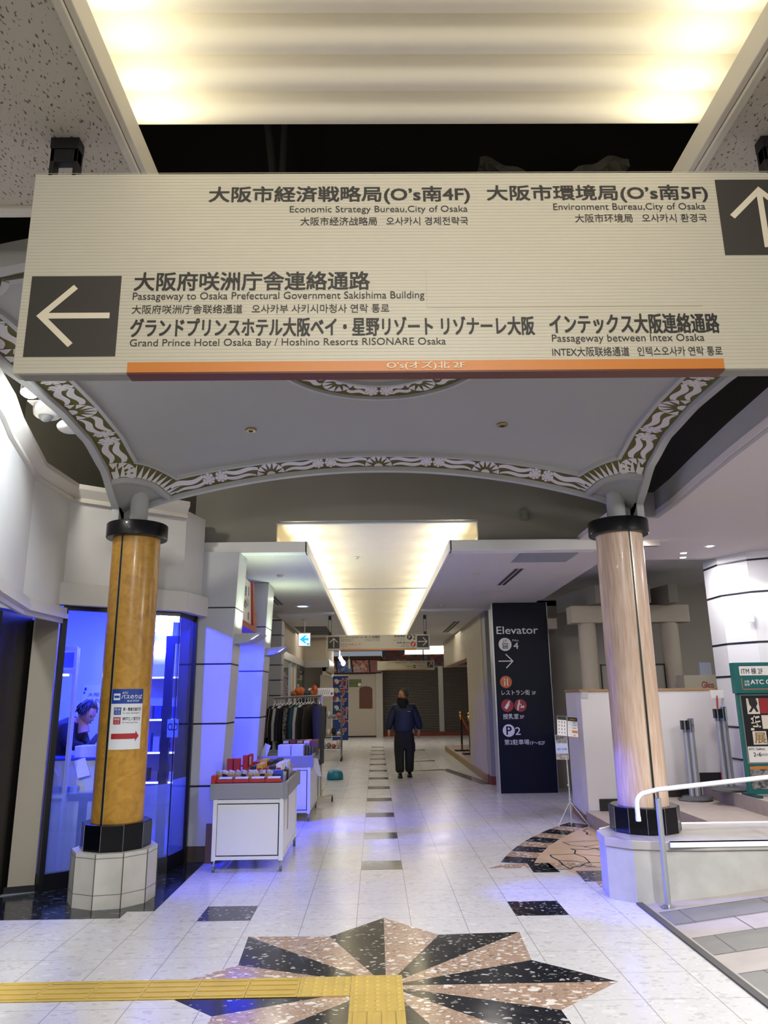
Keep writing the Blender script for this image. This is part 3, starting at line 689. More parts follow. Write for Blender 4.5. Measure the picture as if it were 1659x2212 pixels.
# ---- columns
capm = mat('black_ring', '#07070b', .35, coat=.15, spec=.3); blk = mat('black_stone', '#05060b', .2, noise=.3, scale=12, spec=.3)
tileb = mat('base_tile', '#b4afa6', .38, noise=.12, scale=6); tilej = mat('base_joint', '#4a4743', .8)
burlm = burl('burl_veneer', '#ad7f2c', '#946922', '#b98b38')
woodm = mat('pale_wood', '#cdb4a0', .34, col2='#b89b82', scale=6, stretch=(9, 9, .7), coat=.12)
def ngon(cx, cyy, r, n, a0): return [(cx+r*math.cos(a0+2*PI*i/n), cyy+r*math.sin(a0+2*PI*i/n)) for i in range(n)]
def column(x, y, z0, ztop, shaftm, seam, lab, tiled, nb, a0, rb=.285):
    t = thing('column', lab, 'column', (x, y, 0 if tiled else z0))
    zb = .405 if tiled else z0
    if tiled:
        bb = MB(); bb.prism(ngon(x,y,.345,10,a0), 0, zb); bb.build('tiled_base', tileb, t)
        bb = MB()
        for i in range(10):
            px, py_ = x+.347*math.cos(a0+2*PI*i/10), y+.347*math.sin(a0+2*PI*i/10); bb.box(px-.003,px+.003,py_-.003,py_+.003,0,zb)
        for z in (.105, zb-.032):
            q = ngon(x,y,.3465,10,a0); bb.prism(q, z-.0018, z+.0018)
        bb.build('base_joints', tilej, t)
    bb = MB(); bb.prism(ngon(x,y,rb,nb,a0), zb, zb+.205); bb.build('base_band', blk, t, bevel=.006)
    bb = MB()
    for i in range(nb):
        px, py_ = x+(rb+.001)*math.cos(a0+2*PI*i/nb), y+(rb+.001)*math.sin(a0+2*PI*i/nb); bb.box(px-.0018,px+.0018,py_-.0018,py_+.0018,zb+.005,zb+.2)
    bb.build('base_band_joints', mat('thin_joint', '#6b6a6a', .6), t)
    bb = MB(); bb.lathe([(.212,zb+.2),(.212,3.06)], (x,y,0), 48); bb.build('shaft', shaftm, t, smooth=True)
    bb = MB(); px, py_ = x+.2115*math.cos(seam), y+.2115*math.sin(seam)
    bb.obox((px,py_,(zb+.2+3.06)/2), (.012,.016,3.06-zb-.2), rz=seam); bb.build('shaft_seam', blackm, t)
    for da in (-.052, .052):
        bb = MB(); px, py_ = x+.212*math.cos(seam+da), y+.212*math.sin(seam+da)
        bb.obox((px,py_,(zb+.2+3.06)/2), (.006,.005,3.06-zb-.2), rz=seam+da); bb.build('seam_edge', mat('seam_edge_metal', '#b3a58c', .3, metal=.5), t)
    bb = MB(); bb.lathe([(.20,3.045),(.268,3.045),(.274,3.052),(.274,3.172),(.268,3.18),(.1,3.18)], (x,y,0), 48); bb.build('capital_ring', capm, t, smooth=True)
    bb = MB(); bb.lathe([(.082,3.178),(.082,3.52)], (x,y,0), 32); bb.build('neck', can_rim, t, smooth=True)
    return t
col_l = column(-2.205, 6.74, 0, 3.18, burlm, -PI/2-.30, 'round amber burl-veneered column on a black band and white tiled base', True, 10, .2)
col_r = column(2.31, 6.78, .465, 3.18, woodm, -PI/2+.12, 'round pale wood column with a black seam standing on the low wall', False, 12, PI/12, .29)

# bus stop notice wrapped around the amber column
def wrap(o, th0, r):
    for v in o.data.vertices:
        a = th0+v.co.x/r; q = r-v.co.y; v.co = (-2.205+q*math.cos(a), 6.74+q*math.sin(a), v.co.z)
bs = thing('bus_stop_notice', 'curved blue and white bus stop notice with a red arrow on the amber column', 'notice', (-2.2,6.53,1.2))
RW = .2132; TH = math.radians(-68)
def wpatch(name, x0, x1, z0, z1, m, y, par):
    bb = MB(); bb.grid(lambda u, v: (x0+(x1-x0)*u, -y, z0+(z1-z0)*v), 14, 1); o = bb.build(name, m, par, recalc=False); wrap(o, TH, RW); return o
nw_, nb_, nr_ = mat('notice_white', '#cfd0d2', .35), mat('notice_blue', '#173a8c', .35), mat('notice_red', '#9c1f26', .4); nk_ = mat('notice_ink', '#26262c', .5)
bd = wpatch('sheet', -.142, .138, 1.195, 1.692, nw_, .0008, bs); hdp = wpatch('header', -.142, .138, 1.570, 1.692, nb_, .0014, bs)
wf = frame((0,-.0016,0))
def wtext(s, *a, m=nk_, bold=0): o = text(s, *a, m, bs, wf, bold); wrap(o, TH, RW); return o
wtext('ATC', -.045,.0,1.652,1.668, m=nw_, bold=.02); wtext('バスのりば', -.05,.125,1.610,1.645, m=nw_, bold=.025); wtext('BUS STOP', -.0,.10,1.586,1.600, m=nw_, bold=.02)
ic = wpatch('bus_icon', -.115,-.06,1.600,1.655, nw_, .0020, bs)
for x0, x1, z0, z1 in ((-.109,-.066,1.618,1.637),): wpatch('bus_mark', x0, x1, z0, z1, nb_, .0026, bs)
wpatch('blue_tag', -.105,-.045,1.478,1.540, nb_, .0014, bs); wtext('南海', -.098,-.052,1.512,1.535, m=nw_); wtext('バス', -.096,-.054,1.484,1.507, m=nw_)
wpatch('red_tag', -.105,-.045,1.400,1.460, nr_, .0014, bs); wtext('神姫', -.098,-.052,1.432,1.454, m=nw_); wtext('バス', -.096,-.054,1.405,1.427, m=nw_)
wtext('堺・堺東方面行き', -.03,.12,1.508,1.538, bold=.015); wtext('For Sakai, Sakaihigashi', -.03,.11,1.484,1.498); wtext('神戸三ノ宮行き', -.03,.12,1.430,1.460, bold=.015); wtext('For Kobe-Sannomiya', -.03,.10,1.406,1.420)
def wpoly(name, pts, m, y):
    n = 10; bb = MB(); xs = [p[0] for p in pts]; bb.poly([(x,-y,z) for x, z in pts]); o = bb.build(name, m, bs, recalc=False); wrap(o, TH, RW); return o
wpatch('arrow', -.115, .085, 1.280, 1.325, nr_, .0016, bs); wpoly('arrow_head', [(.085,1.258),(.118,1.3025),(.085,1.347)], nr_, .0017)
# ================================================================ HANGING SIGNS
signm = mat('sign_cream', '#c0bbab', .45, bump=.0); signd = mat('sign_dark', '#3a3732', .5); ink = mat('sign_ink', '#2a2826', .6)
orange = mat('sign_orange', '#c47932', .45); orange_d = mat('sign_orange_shaded', '#5c2608', .5); crm = mat('sign_letter_cream', '#d9d0ba', .5)
hang = mat('hanger_black', '#0d0b0a', .5); signu = mat('sign_cream_shaded', '#85827a', .5)
SX0, SX1, SZ0, SZ1, SYF = -1.21, 1.60, 2.667, 3.446, 2.30
sg = thing('hanging_sign', 'large cream direction sign with arrows and black lettering hanging in the foreground', 'sign', (.195, 2.33, SZ0))
b = MB(); b.box(SX0,SX1,SYF,SYF+.055,SZ0,SZ1); b.build('panel', signm, sg, bevel=.003)
b = MB()
for k in range(60):
    z = SZ0+.02+k*.0129
    b.box(SX0+.004, SX1-.004, SYF-.0006, SYF, z, z+.0016)
b.build('panel_lines', mat('sign_groove', '#b8b3a3', .5), sg)
b = MB(); b.box(SX0+.02,SX1-.02,SYF+.004,SYF+.053,SZ0-.004,SZ0); b.build('underside', signu, sg)  # shade under the sign put into a darker cream
fr = frame((0, SYF-.0004, 0))
b = MB(); b.box(-.825,1.197,SYF-.003,SYF,2.667,2.704); b.build('orange_strip', orange, sg)
b = MB(); b.box(-.825,1.197,SYF-.003,SYF+.053,2.6605,2.6665); b.build('orange_strip_underside', orange_d, sg)  # shade below the strip put into a darker orange
def arrowpanel(x0, x1, z0, z1, ang, par, f, L=.25, w=.022, hd=.12, dm=None, lm=None):
    p = flat(f, rect(x0,x1,z0,z1), dm or signd, par, 'arrow_panel', .001)
    O, ux, uz = f; n = ux.cross(uz)
    bb = MB(); bb.poly([O+ux*x+uz*z+n*.0022 for x, z in arrow((x0+x1)/2, (z0+z1)/2, ang, L, w, hd)])
    bb.build('arrow', lm or crm, p, recalc=False)
arrowpanel(-1.179, -.869, 2.727, 3.032, PI, sg, fr, .25, .0215, .118)
arrowpanel(1.254, 1.565, 3.103, 3.413, PI/2, sg, fr, .25, .0215, .118)
JB = .022
for s, x0, x1, z0, z1, bo in (
    ('大阪市経済戦略局(O’s南4F)', -.580, .356, 3.317, 3.390, JB), ('Economic Strategy Bureau,City of Osaka', -.290, .347, 3.275, 3.309, .0),
    ('大阪市经济战略局   오사카시 경제전략국', -.251, .347, 3.229, 3.263, .006), ('大阪市環境局(O’s南5F)', .420, 1.220, 3.320, 3.392, JB),
    ('Environment Bureau,City of Osaka', .656, 1.206, 3.280, 3.316, 0), ('大阪市环境局   오사카시 환경국', .731, 1.206, 3.237, 3.272, .004),
    ('大阪府咲洲庁舎連絡通路', -.823, -.007, 2.974, 3.045, JB), ('Passageway to Osaka Prefectural Government Sakishima Building', -.825, .183, 2.930, 2.967, 0),
    ('大阪府咲洲庁舎联络通道   오사카부 사키시마청사 연락 통로', -.825, .060, 2.885, 2.919, .004), ('グランドプリンスホテル大阪ベイ・星野リゾート リゾナーレ大阪', -.824, .558, 2.798, 2.868, JB),
    ('Grand Prince Hotel Osaka Bay / Hoshino Resorts RISONARE Osaka', -.823, .252, 2.755, 2.790, 0), ('インテックス大阪連絡通路', .612, 1.198, 2.801, 2.875, JB),
    ('Passageway between Intex Osaka', .616, 1.141, 2.762, 2.798, 0), ('INTEX大阪联络通道   인텍스오사카 연락 통로', .614, 1.197, 2.716, 2.751, .004)):
    text(s, x0, x1, z0, z1, ink, sg, fr, bo)
fr2 = frame((0, SYF-.0034, 0))
text('O’s(オズ)北 2F', .049, .313, 2.6695, 2.7005, crm, sg, fr2, .012)
b = MB(); xp, zp = (.183, 1.16), (2.90, 3.06)
b.box(.19,.1915,SYF-.0011,SYF,2.905,3.05); b.box(.19,1.15,SYF-.0011,SYF,2.9035,2.905); b.build('patch_edge', mat('patch_edge', '#b2a98f', .5), sg)
for x in (-1.115, 1.50):
    h = MB(); h.box(x-.052,x+.052,2.295,2.345,3.555,3.60); h.box(x-.05,x-.035,2.30,2.345,3.44,3.56); h.box(x+.035,x+.05,2.30,2.345,3.44,3.56); h.box(x-.05,x+.05,2.30,2.335,3.50,3.555)
    h.build('hanger', hang, sg, bevel=.002)
# corridor sign
Y2 = 14.95
s2 = thing('hanging_sign', 'cream direction sign with two arrow squares hanging across the middle of the corridor', 'sign', (.07, Y2, 2.50))
b = MB(); b.box(-.965,1.097,Y2,Y2+.09,2.50,2.805); b.build('panel', signm, s2, bevel=.004)
f2 = frame((0, Y2-.001, 0))
b = MB(); b.box(-.685,.815,Y2-.004,Y2,2.502,2.53); b.build('orange_strip', orange, s2)
arrowpanel(-.94,-.71,2.545,2.775,PI/2,s2,f2,.19,.016,.085); arrowpanel(.842,1.072,2.55,2.78,0,s2,f2,.19,.016,.085)
red_ink = mat('sign_red', '#b3262e', .5)
for s, x0, x1, z0, z1, m in (('コンベンションルーム', -.69,-.24,2.742,2.782,ink), ('Convention Room 1-2', -.69,-.43,2.712,2.728,ink), ('会议室1-2  컨벤션 룸 1-2', -.69,-.44,2.682,2.698,ink),
    ('ウミエールキューブ', -.69,-.29,2.60,2.645,red_ink), ('Umiyeil cube', -.69,-.55,2.573,2.587,ink), ('B1-10 会議室', -.20,.10,2.742,2.785,ink), ('Conference Room B1-10', -.20,.10,2.712,2.728,ink), ('B1-10会议室  B1-10 회의실', -.20,.09,2.684,2.70,ink),
    ('第2駐車場', .385,.60,2.752,2.792,ink), ('Parking No.2', .45,.60,2.722,2.736,ink), ('第2停车场  제2주차장', .37,.60,2.692,2.706,ink), ('2', .765,.815,2.705,2.80,ink),
    ('授乳室(3F)', .44,.70,2.622,2.662,ink), ('Baby Room', .56,.68,2.594,2.608,ink), ('哺乳室  수유실', .52,.68,2.566,2.58,ink)):
    text(s, x0, x1, z0, z1, m, s2, f2, .02)
d = flat(f2, circ(.695, 2.752, .052), ink, s2, 'parking_symbol'); text('P', .675,.717,2.722,2.784, crm, s2, frame((0,Y2-.003,0)), .012)
d = flat(f2, circ(.765, 2.615, .052), red_ink, s2, 'nursing_symbol')
flat(f2, [bar(.748,2.585,.775,2.632,.026), bar(.776,2.634,.783,2.646,.014)], crm, s2, 'bottle_mark', .003)
text('O’s(オズ)北 2F', -.03, .17, 2.508, 2.524, crm, s2, frame((0,Y2-.0045,0)), .004)
for x in (-.905, 1.01):
    h = MB(); h.box(x-.03,x+.03,Y2+.01,Y2+.07,3.115,3.19); h.box(x-.03,x-.022,Y2+.03,Y2+.05,2.84,3.13); h.box(x+.022,x+.03,Y2+.03,Y2+.05,2.84,3.13); h.box(x-.03,x+.03,Y2+.01,Y2+.07,2.80,2.865)
    h.build('hanger', hang, s2)
# far sign
Y3 = 24.9
s3 = thing('hanging_sign', 'cream sign with a diagonal arrow hanging before the closed shutters', 'sign', (1.0, Y3, 2.45))
b = MB(); b.box(.07,1.965,Y3,Y3+.09,2.445,2.74); b.build('panel', signm, s3, bevel=.004)
f3 = frame((0, Y3-.001, 0)); b = MB(); b.box(.33,1.68,Y3-.004,Y3,2.447,2.475); b.build('orange_strip', orange, s3)
arrowpanel(1.72,1.92,2.52,2.71,PI/4,s3,f3,.2,.016,.075)
for s, x0, x1, z0, z1 in (('大阪市経済戦略局(O’s南4F)', .42,1.06,2.67,2.715), ('Economic Strategy Bureau,City of Osaka', .66,1.06,2.637,2.652), ('大阪市環境局(O’s南5F)', 1.13,1.68,2.675,2.717), ('Environment Bureau,City of Osaka', 1.36,1.68,2.64,2.655), ('大阪港咲洲方面', 1.03,1.22,2.545,2.58), ('地下鉄', 1.06,1.21,2.51,2.525), ('ATCホール', 1.42,1.69,2.555,2.597), ('ATC Hall', 1.52,1.69,2.515,2.53)):
    text(s, x0, x1, z0, z1, ink, s3, f3, .004)
flat(f3, circ(1.30, 2.555, .05), ink, s3, 'transit_symbol'); flat(f3, rect(1.268,1.332,2.543,2.567), crm, s3, 'transit_mark', .003)
for x in (.42, 1.6):
    h = MB(); h.box(x-.02,x+.02,Y3+.03,Y3+.06,2.74,3.56); h.build('hanger', hang, s3)
# green exit sign
YE = 15.5
ex = thing('exit_sign', 'small lit cyan arrow exit sign hanging from the ceiling by a white rod', 'sign', (-1.465, YE, 2.63))
b = MB(); b.box(-1.592,-1.338,YE,YE+.06,2.63,2.915); b.build('housing', mat('sign_housing', '#d8d8dc', .4), ex, bevel=.006)
fe = frame((0, YE-.001, 0)); flat(fe, rect(-1.58,-1.35,2.645,2.895), mat('exit_face', '#b9c8f4', .4, emit=1.0), ex, 'lit_face')
cyan = mat('exit_cyan', '#1fb6e0', .4, emit=.55)
flat(fe, [[(-1.565,2.775),(-1.45,2.86),(-1.41,2.86),(-1.465,2.80),(-1.375,2.80),(-1.375,2.75),(-1.465,2.75),(-1.41,2.69),(-1.45,2.69)], rect(-1.41,-1.36,2.655,2.70)], cyan, ex, 'arrow', .003)
b = MB(); b.cyl((-1.465,YE+.03,2.91),(-1.465,YE+.03,3.20),.012); b.lathe([(.02,-.07),(.045,-.05),(.05,0)], (-1.465,YE+.03,3.20), 16); b.build('rod', white, ex, smooth=True)
# ================================================================ RIGHT HALL
chrome = mat('chrome', '#b9bcc0', .18, metal=1); steel = mat('brushed_steel', '#b2b4b6', .42, metal=.7); whitegl = mat('white_enamel', '#e6e6e6', .25, coat=.3)
plinth = mat('low_wall_stone', '#b3b0a9', .6, noise=.16, scale=5, bump=.05)
lw = thing('low_wall', 'low speckled stone wall with a flat capping and angled end under the pale wood column', 'wall', (3, 6.6, 0))
LW = [(2.07,6.95),(1.905,6.80),(1.875,6.50),(2.045,6.335),(2.285,6.265),(2.6,6.235),(6.2,6.235),(6.2,7.03),(2.6,7.03)]
b = MB(); b.prism(LW[::-1], 0, .395); b.build('wall_body', plinth, lw)
cx_, cy_0 = 3.2, 6.63
cap = [(x+(.012 if x > cx_ else -.012), y+(.014 if y > cy_0 else -.014)) for x, y in LW]
b = MB(); b.prism(cap[::-1], .395, .462); b.build('capping', mat('capping_stone', '#aaa49e', .45, noise=.1, scale=6), lw, bevel=.005)
b = MB(); b.box(2.30,6.2,6.212,6.224,.425,.470); b.box(2.30,6.2,6.212,6.236,.462,.470); b.build('front_edge_trim', whitegl, lw)
b = MB(); b.tube([(2.60,7.035,.468),(2.3,7.01,.468),(2.08,6.965,.468),(1.93,6.83,.468)], .008); b.tube([(2.60,7.035,.468),(6.2,7.035,.468)], .009); b.build('back_edge_trim', whitegl, lw, smooth=True)
# handrail
hr = thing('handrail', 'white ramp handrail with a bent down end on brushed steel posts', 'handrail', (2.2, 6.15, 0))
HP = [(2.045,6.15,.640),(2.044,6.15,.72)]+[(2.044+.085*(1-math.cos(t)),6.15,.755+.085*math.sin(t)) for t in [i*PI/2/8*.93 for i in range(9)]]+[(2.22,6.15,.862),(3.14,6.15,.945),(5.6,6.15,1.155)]
b = MB(); b.tube(HP, .0185, 12); b.build('rail', whitegl, hr, smooth=60)
b = MB(); b.tube([(2.0455,6.15,.632),(2.045,6.15,.665)], .0205, 12); b.build('end_cap', whitegl, hr, smooth=60)
for x in (2.215, 3.16, 4.6):
    zr = .862+(x-2.22)*.0875-.02; g0 = .0+(x-2.06)*RS*.9
    p = MB(); p.cyl((x,6.15,g0),(x,6.15,zr-.045),.0225,n=20); pp = p.build('post', steel, hr, smooth=True)
    p = MB(); p.lathe([(.055,0),(.055,.006),(.03,.018),(.025,.02)], (x,6.15,g0), 20); p.build('post_flange', chrome, pp, smooth=True)
    p = MB(); p.cyl((x,6.15,zr-.05),(x,6.15,zr+.012),.010); p.box(x-.018,x+.018,6.135,6.165,zr-.052,zr-.042); p.build('post_bracket', chrome, pp, smooth=True)
# partition
part = thing('partition', 'tall white L shaped partition with a wooden top edge and dark skirting', 'partition', (3.4, 10, 0))
pw = mat('partition_white', '#cfcbca', .5, noise=.03, scale=2)
PP = [(2.665,10.10),(2.70,9.98),(4.62,9.98),(4.62,10.12),(2.86,10.12),(2.90,11.0),(2.76,11.0)]
b = MB(); b.prism(PP[::-1], .155, 1.63); b.prism([(2.665,10.10),(2.70,9.98),(2.82,9.98),(2.82,10.12),(2.90,11.0),(2.76,11.0)][::-1], .10, .156); b.build('panel', pw, part, bevel=.006)
b = MB(); b.prism([(x+(.015 if x > 3 else -.012), y+(.012 if y > 10.05 else -.012)) for x, y in PP][::-1], 1.63, 1.66); b.build('top_edge', mat('oak_edge', '#9c7a52', .5, noise=.2, scale=6), part)
b = MB(); b.box(2.84,3.42,9.965,9.982,.155,.30); b.box(3.42,4.16,9.965,9.982,.31,.45); b.box(4.16,4.62,9.965,9.982,.465,.60); b.build('skirting', mat('skirting_black', '#141210', .5), part)
b = MB(); b.prism([(2.655,10.10),(2.69,9.965),(2.83,9.965),(2.83,10.12),(2.90,11.01),(2.75,11.01)][::-1], 0, .10); b.build('wood_foot', mat('oak_foot', '#8a6a4a', .55, noise=.2, scale=6), part)
b = MB(); b.prism([(2.688,10.085),(2.712,9.972),(2.80,9.972),(2.80,9.98),(2.73,9.99),(2.70,10.1)][::-1], 1.55, 1.632); b.build('corner_sleeve', mat('clear_sleeve', '#b4b4b6', .3), part)
# navy elevator sign
navy = mat('navy_panel', '#080d1e', .5, bump=.03, bscale=90, spec=.2); wl_ = mat('sign_white', '#d2d0ce', .5)
el = thing('elevator_sign', 'tall navy floor standing sign with white elevator lettering and coloured symbols', 'sign', (2.57, 13.2, 0))
b = MB(); b.prism([(2.09,13.10),(3.05,13.10),(3.05,13.42),(2.09,13.42)], .0, 3.195); b.build('panel', navy, el, bevel=.004)
b = MB(); b.box(2.066,2.088,13.10,13.42,0,3.195); b.box(3.052,3.06,13.10,13.42,0,3.195); b.build('edge_trim', steel, el)
f = frame((0, 13.099, 0))
text('Elevator', 2.146, 2.876, 2.645, 2.775, wl_, el, f, .012); text('No.', 2.42, 2.535, 2.515, 2.553, wl_, el, f, 0); text('4', 2.43, 2.516, 2.385, 2.495, wl_, el, f, .01)
ds = flat(f, circ(2.284, 2.464, .114), wl_, el, 'elevator_symbol')
flat(f, [rect(2.236,2.332,2.39,2.40), rect(2.236,2.332,2.472,2.482), rect(2.236,2.245,2.40,2.472), rect(2.323,2.332,2.40,2.472)]+[q for k in range(3) for q in (rect(2.252+k*.025,2.267+k*.025,2.408,2.446), circ(2.2595+k*.025,2.457,.007,10))]+[bar(2.262,2.495,2.262,2.545,.006), bar(2.30,2.495,2.30,2.545,.006), bar(2.262,2.495,2.245,2.513,.006), bar(2.262,2.495,2.279,2.513,.006), bar(2.30,2.545,2.283,2.527,.006), bar(2.30,2.545,2.317,2.527,.006)], navy, ds, 'cabin_mark', .003)
b = MB(); b.poly([Vector((x,13.0975,z)) for x, z in arrow(2.285,2.176,0,.262,.017,.125)]); b.build('arrow', wl_, el, recalc=False)
orn = mat('symbol_orange', '#b3571f', .5); crim = mat('symbol_red', '#8f1f26', .5)
d = flat(f, circ(2.266, 1.822, .104), orn, el, 'restaurant_symbol')
flat(f, [rect(2.235,2.252,1.755,1.83), rect(2.226,2.232,1.83,1.885), rect(2.240,2.247,1.83,1.885), rect(2.255,2.261,1.83,1.885), rect(2.226,2.261,1.825,1.845), [(2.283,1.755),(2.30,1.755),(2.303,1.89),(2.285,1.875)]], wl_, d, 'fork_and_knife', .003)
text('レストラン街', 2.182, 2.669, 1.597, 1.684, wl_, el, f, .006); text('3F', 2.704, 2.772, 1.60, 1.658, wl_, el, f, 0)
d = flat(f, circ(2.269, 1.425, .106), crim, el, 'nursing_symbol')
flat(f, [bar(2.237,1.375,2.288,1.455,.05), bar(2.287,1.463,2.300,1.483,.036), bar(2.302,1.487,2.312,1.503,.018)], wl_, d, 'bottle_mark', .003)
d = flat(f, circ(2.494, 1.424, .106), crim, el, 'changing_symbol')
flat(f, [circ(2.478,1.494,.016,12), bar(2.475,1.475,2.452,1.40,.032), bar(2.452,1.41,2.447,1.345,.026), bar(2.472,1.465,2.515,1.425,.014), rect(2.485,2.56,1.385,1.397), bar(2.505,1.41,2.545,1.403,.02), circ(2.552,1.415,.011,10)], wl_, d, 'carer_mark', .003)
text('授乳室', 2.186, 2.453, 1.20, 1.288, wl_, el, f, .006); text('3F', 2.473, 2.547, 1.205, 1.262, wl_, el, f, 0)
d = flat(f, circ(2.271, 1.012, .103), wl_, el, 'parking_symbol'); text('P', 2.232, 2.318, .945, 1.08, navy, d, frame((0,13.0975,0)), .03)
text('2', 2.383, 2.472, .940, 1.065, wl_, el, f, .006); text('第2駐車場', 2.188, 2.611, .778, .866, wl_, el, f, .006); text('1F～B2F', 2.629, 2.878, .775, .832, wl_, el, f, 0)
# grey pier beside it and the ribbed wall
b = MB(); b.box(2.13,2.55,14.35,14.78,.15,3.20); struct(b.build('wall_pier', mat('pier_grey', '#8f8c8a', .5)))
b = MB(); b.box(2.12,2.56,14.34,14.79,0,.15); struct(b.build('baseboard_pier', mat('brick_red', '#6e3420', .6)))
ribm = mat('ribbed_panel', '#bdb39b', .55)
b = MB()
def ribwall(y0, y1, z0, z1):
    n = int((y1-y0)/.105)
    for i in range(n):
        y = y0+(y1-y0)*i/n; d = (y1-y0)/n; b.box(2.112,2.16,y+.022,y+d-.022,z0,z1)
    b.box(2.15,2.32,y0,y1,z0,z1)
ribwall(14.80, 17.3, .15, 3.2); ribwall(17.3, 23.1, 2.47, 3.2); struct(b.build('wall_ribbed', ribm))
b = MB(); b.box(2.11,2.34,17.3,23.1,2.44,2.475); struct(b.build('trim_12', mat('oak_trim', '#8f6f42', .5)))
b = MB(); b.box(2.10,6,14.8,23.3,0,.15); struct(b.build('floor_platform', [mat('platform_top', '#a3897c', .35), ]))
b = MB(); b.box(2.085,2.10,14.8,23.3,0,.135); struct(b.build('trim_13', mat('oak_riser', '#8a7346', .5)))
b = MB(); b.box(5.4,5.5,13.8,33,0,3.3); struct(b.build('wall_far_right', mat('far_wall', '#9c8f84', .7)))
# rope stanchions
gold = mat('gold', '#c89a45', .22, metal=1); rope = mat('rope_orange', '#c2551d', .6); ropeh = mat('rope_red', '#8a1c2c', .6)
def rope_stanchion(x, y, lab):
    t = thing('rope_stanchion', lab, 'stanchion', (x,y,.15), 'rope stanchions on the side platform')
    bb = MB(); bb.box(x-.20,x+.20,y-.15,y+.15,.15,.185); bb.build('base', blackm, t, bevel=.006)
    bb = MB(); bb.cyl((x,y,.185),(x,y,.98),.028); bb.build('pole', mat('pole_black', '#141110', .35), t, smooth=True)
    bb = MB(); bb.cyl((x,y,.185),(x,y,.32),.029); bb.build('foot_sleeve', mat('copper', '#a8765e', .3, metal=.8), t, smooth=True)
    bb = MB(); bb.lathe([(.034,.96),(.038,1.0),(.03,1.03),(.045,1.06),(.03,1.09),(.02,1.10)], (x,y,0), 16); bb.sph((x,y,1.14),.05); bb.build('finial', gold, t, smooth=True)
    return t
rope_stanchion(2.33, 20.9, 'black and gold rope stanchion farther along the platform edge'); rope_stanchion(2.41, 19.7, 'black and gold rope stanchion nearer the ribbed wall')
def hangrope(p, q, sag, m, lab):
    pts = [Vector(p).lerp(Vector(q), i/14)+Vector((0,0,-sag*4*(i/14)*(1-i/14))) for i in range(15)]
    bb = MB(); bb.tube(pts, .022, 8); o = bb.build('barrier_rope', m, None, smooth=True); tag(o, lab, 'rope', 'barrier ropes')
hangrope((2.36,20.9,1.02),(2.95,20.7,1.02),.40,rope,'orange barrier rope sagging from the farther gold topped stanchion')
hangrope((2.44,19.7,1.02),(3.2,19.4,1.02),.40,rope,'orange barrier rope sagging from the nearer gold topped stanchion')
hangrope((2.36,21.0,1.0),(2.75,21.9,1.0),.28,ropeh,'dark red barrier rope behind the two gold topped stanchions')
# belt stanchion clusters
def belt_cluster(x, y, z, n, lab, h=.96):
    offs = [(-.035,0),(.025,-.02),(.06,.03),(0,.05)][:n]
    for i, (dx, dy) in enumerate(offs):
        t = thing('belt_stanchion', lab[i], 'stanchion', (x+dx,y+dy,z), 'folded belt stanchions on the steps')
        bb = MB(); zb = z+.012*i; bb.lathe([(.18,0),(.185,.012),(.17,.022),(.06,.03),(.04,.04)], (x+dx*.6,y+dy*.6,zb), 28); bb.build('base', mat('stanchion_base', '#6a6c6e', .3, metal=.7), t, smooth=True)
        bb = MB(); bb.cyl((x+dx,y+dy,zb+.03),(x+dx,y+dy,z+h-.14),.031,n=20); bb.build('pole', steel, t, smooth=True)
        bb = MB(); bb.cyl((x+dx,y+dy,z+h-.14),(x+dx,y+dy,z+h+.012*i),.037,n=20); bb.build('head', chrome, t, smooth=True)
        bb = MB(); bb.box(x+dx-.045,x+dx-.02,y+dy-.038,y+dy+.02,z+h-.11,z+h); bb.build('belt_slot', blackm, t)
belt_cluster(3.94, 9.66, .31, 3, ['grey belt stanchion at the left of the front folded cluster on the steps','grey belt stanchion at the right front of the front cluster on the steps','grey belt stanchion at the back of the front cluster on the steps'], .95)
belt_cluster(4.20, 9.27, .465, 3, ['grey belt stanchion at the left of the rear cluster beside the white column','grey belt stanchion at the right front of the rear cluster beside the white column','grey belt stanchion at the back of the rear cluster beside the white column'], .94)
t = thing('notice_stand', 'small white board on a thin red and white pole behind the stanchions', 'stand', (4.30,9.66,.465))
b = MB(); b.lathe([(.09,0),(.09,.015),(.02,.02)], (4.30,9.66,.465), 20); b.build('base', white, t, smooth=True)
b = MB(); b.cyl((4.30,9.66,.48),(4.36,9.66,1.56),.010); b.build('pole', mat('pole_red', '#a83226', .5), t, smooth=True)
b = MB(); b.box(4.28,4.45,9.655,9.675,1.53,1.63); b.build('board', white, t)
# white faceted column of the hall
wc = thing('column', 'wide white faceted column with dark bands standing behind the green poster stand', 'column', (5.22, 9.60, .465))
wcm = mat('column_white', '#d3d3d6', .45)
P12 = ngon(5.22, 9.60, .80, 12, PI/12)
b = MB(); b.prism(P12, .465, 3.30); b.build('shaft', wcm, wc)
for z in (3.20, 2.80, 2.19, 1.79, 1.18, .80):
    b = MB(); b.prism(ngon(5.22,9.60,.803,12,PI/12), z-.012, z+.012); b.build('dark_band', mat('band_navy', '#0d1020', .4), wc)
b = MB(); b.obox((4.60,9.02,2.49),(.085,.02,.13), rz=-.78); b.build('switch_plate', whitegl, wc, bevel=.006)
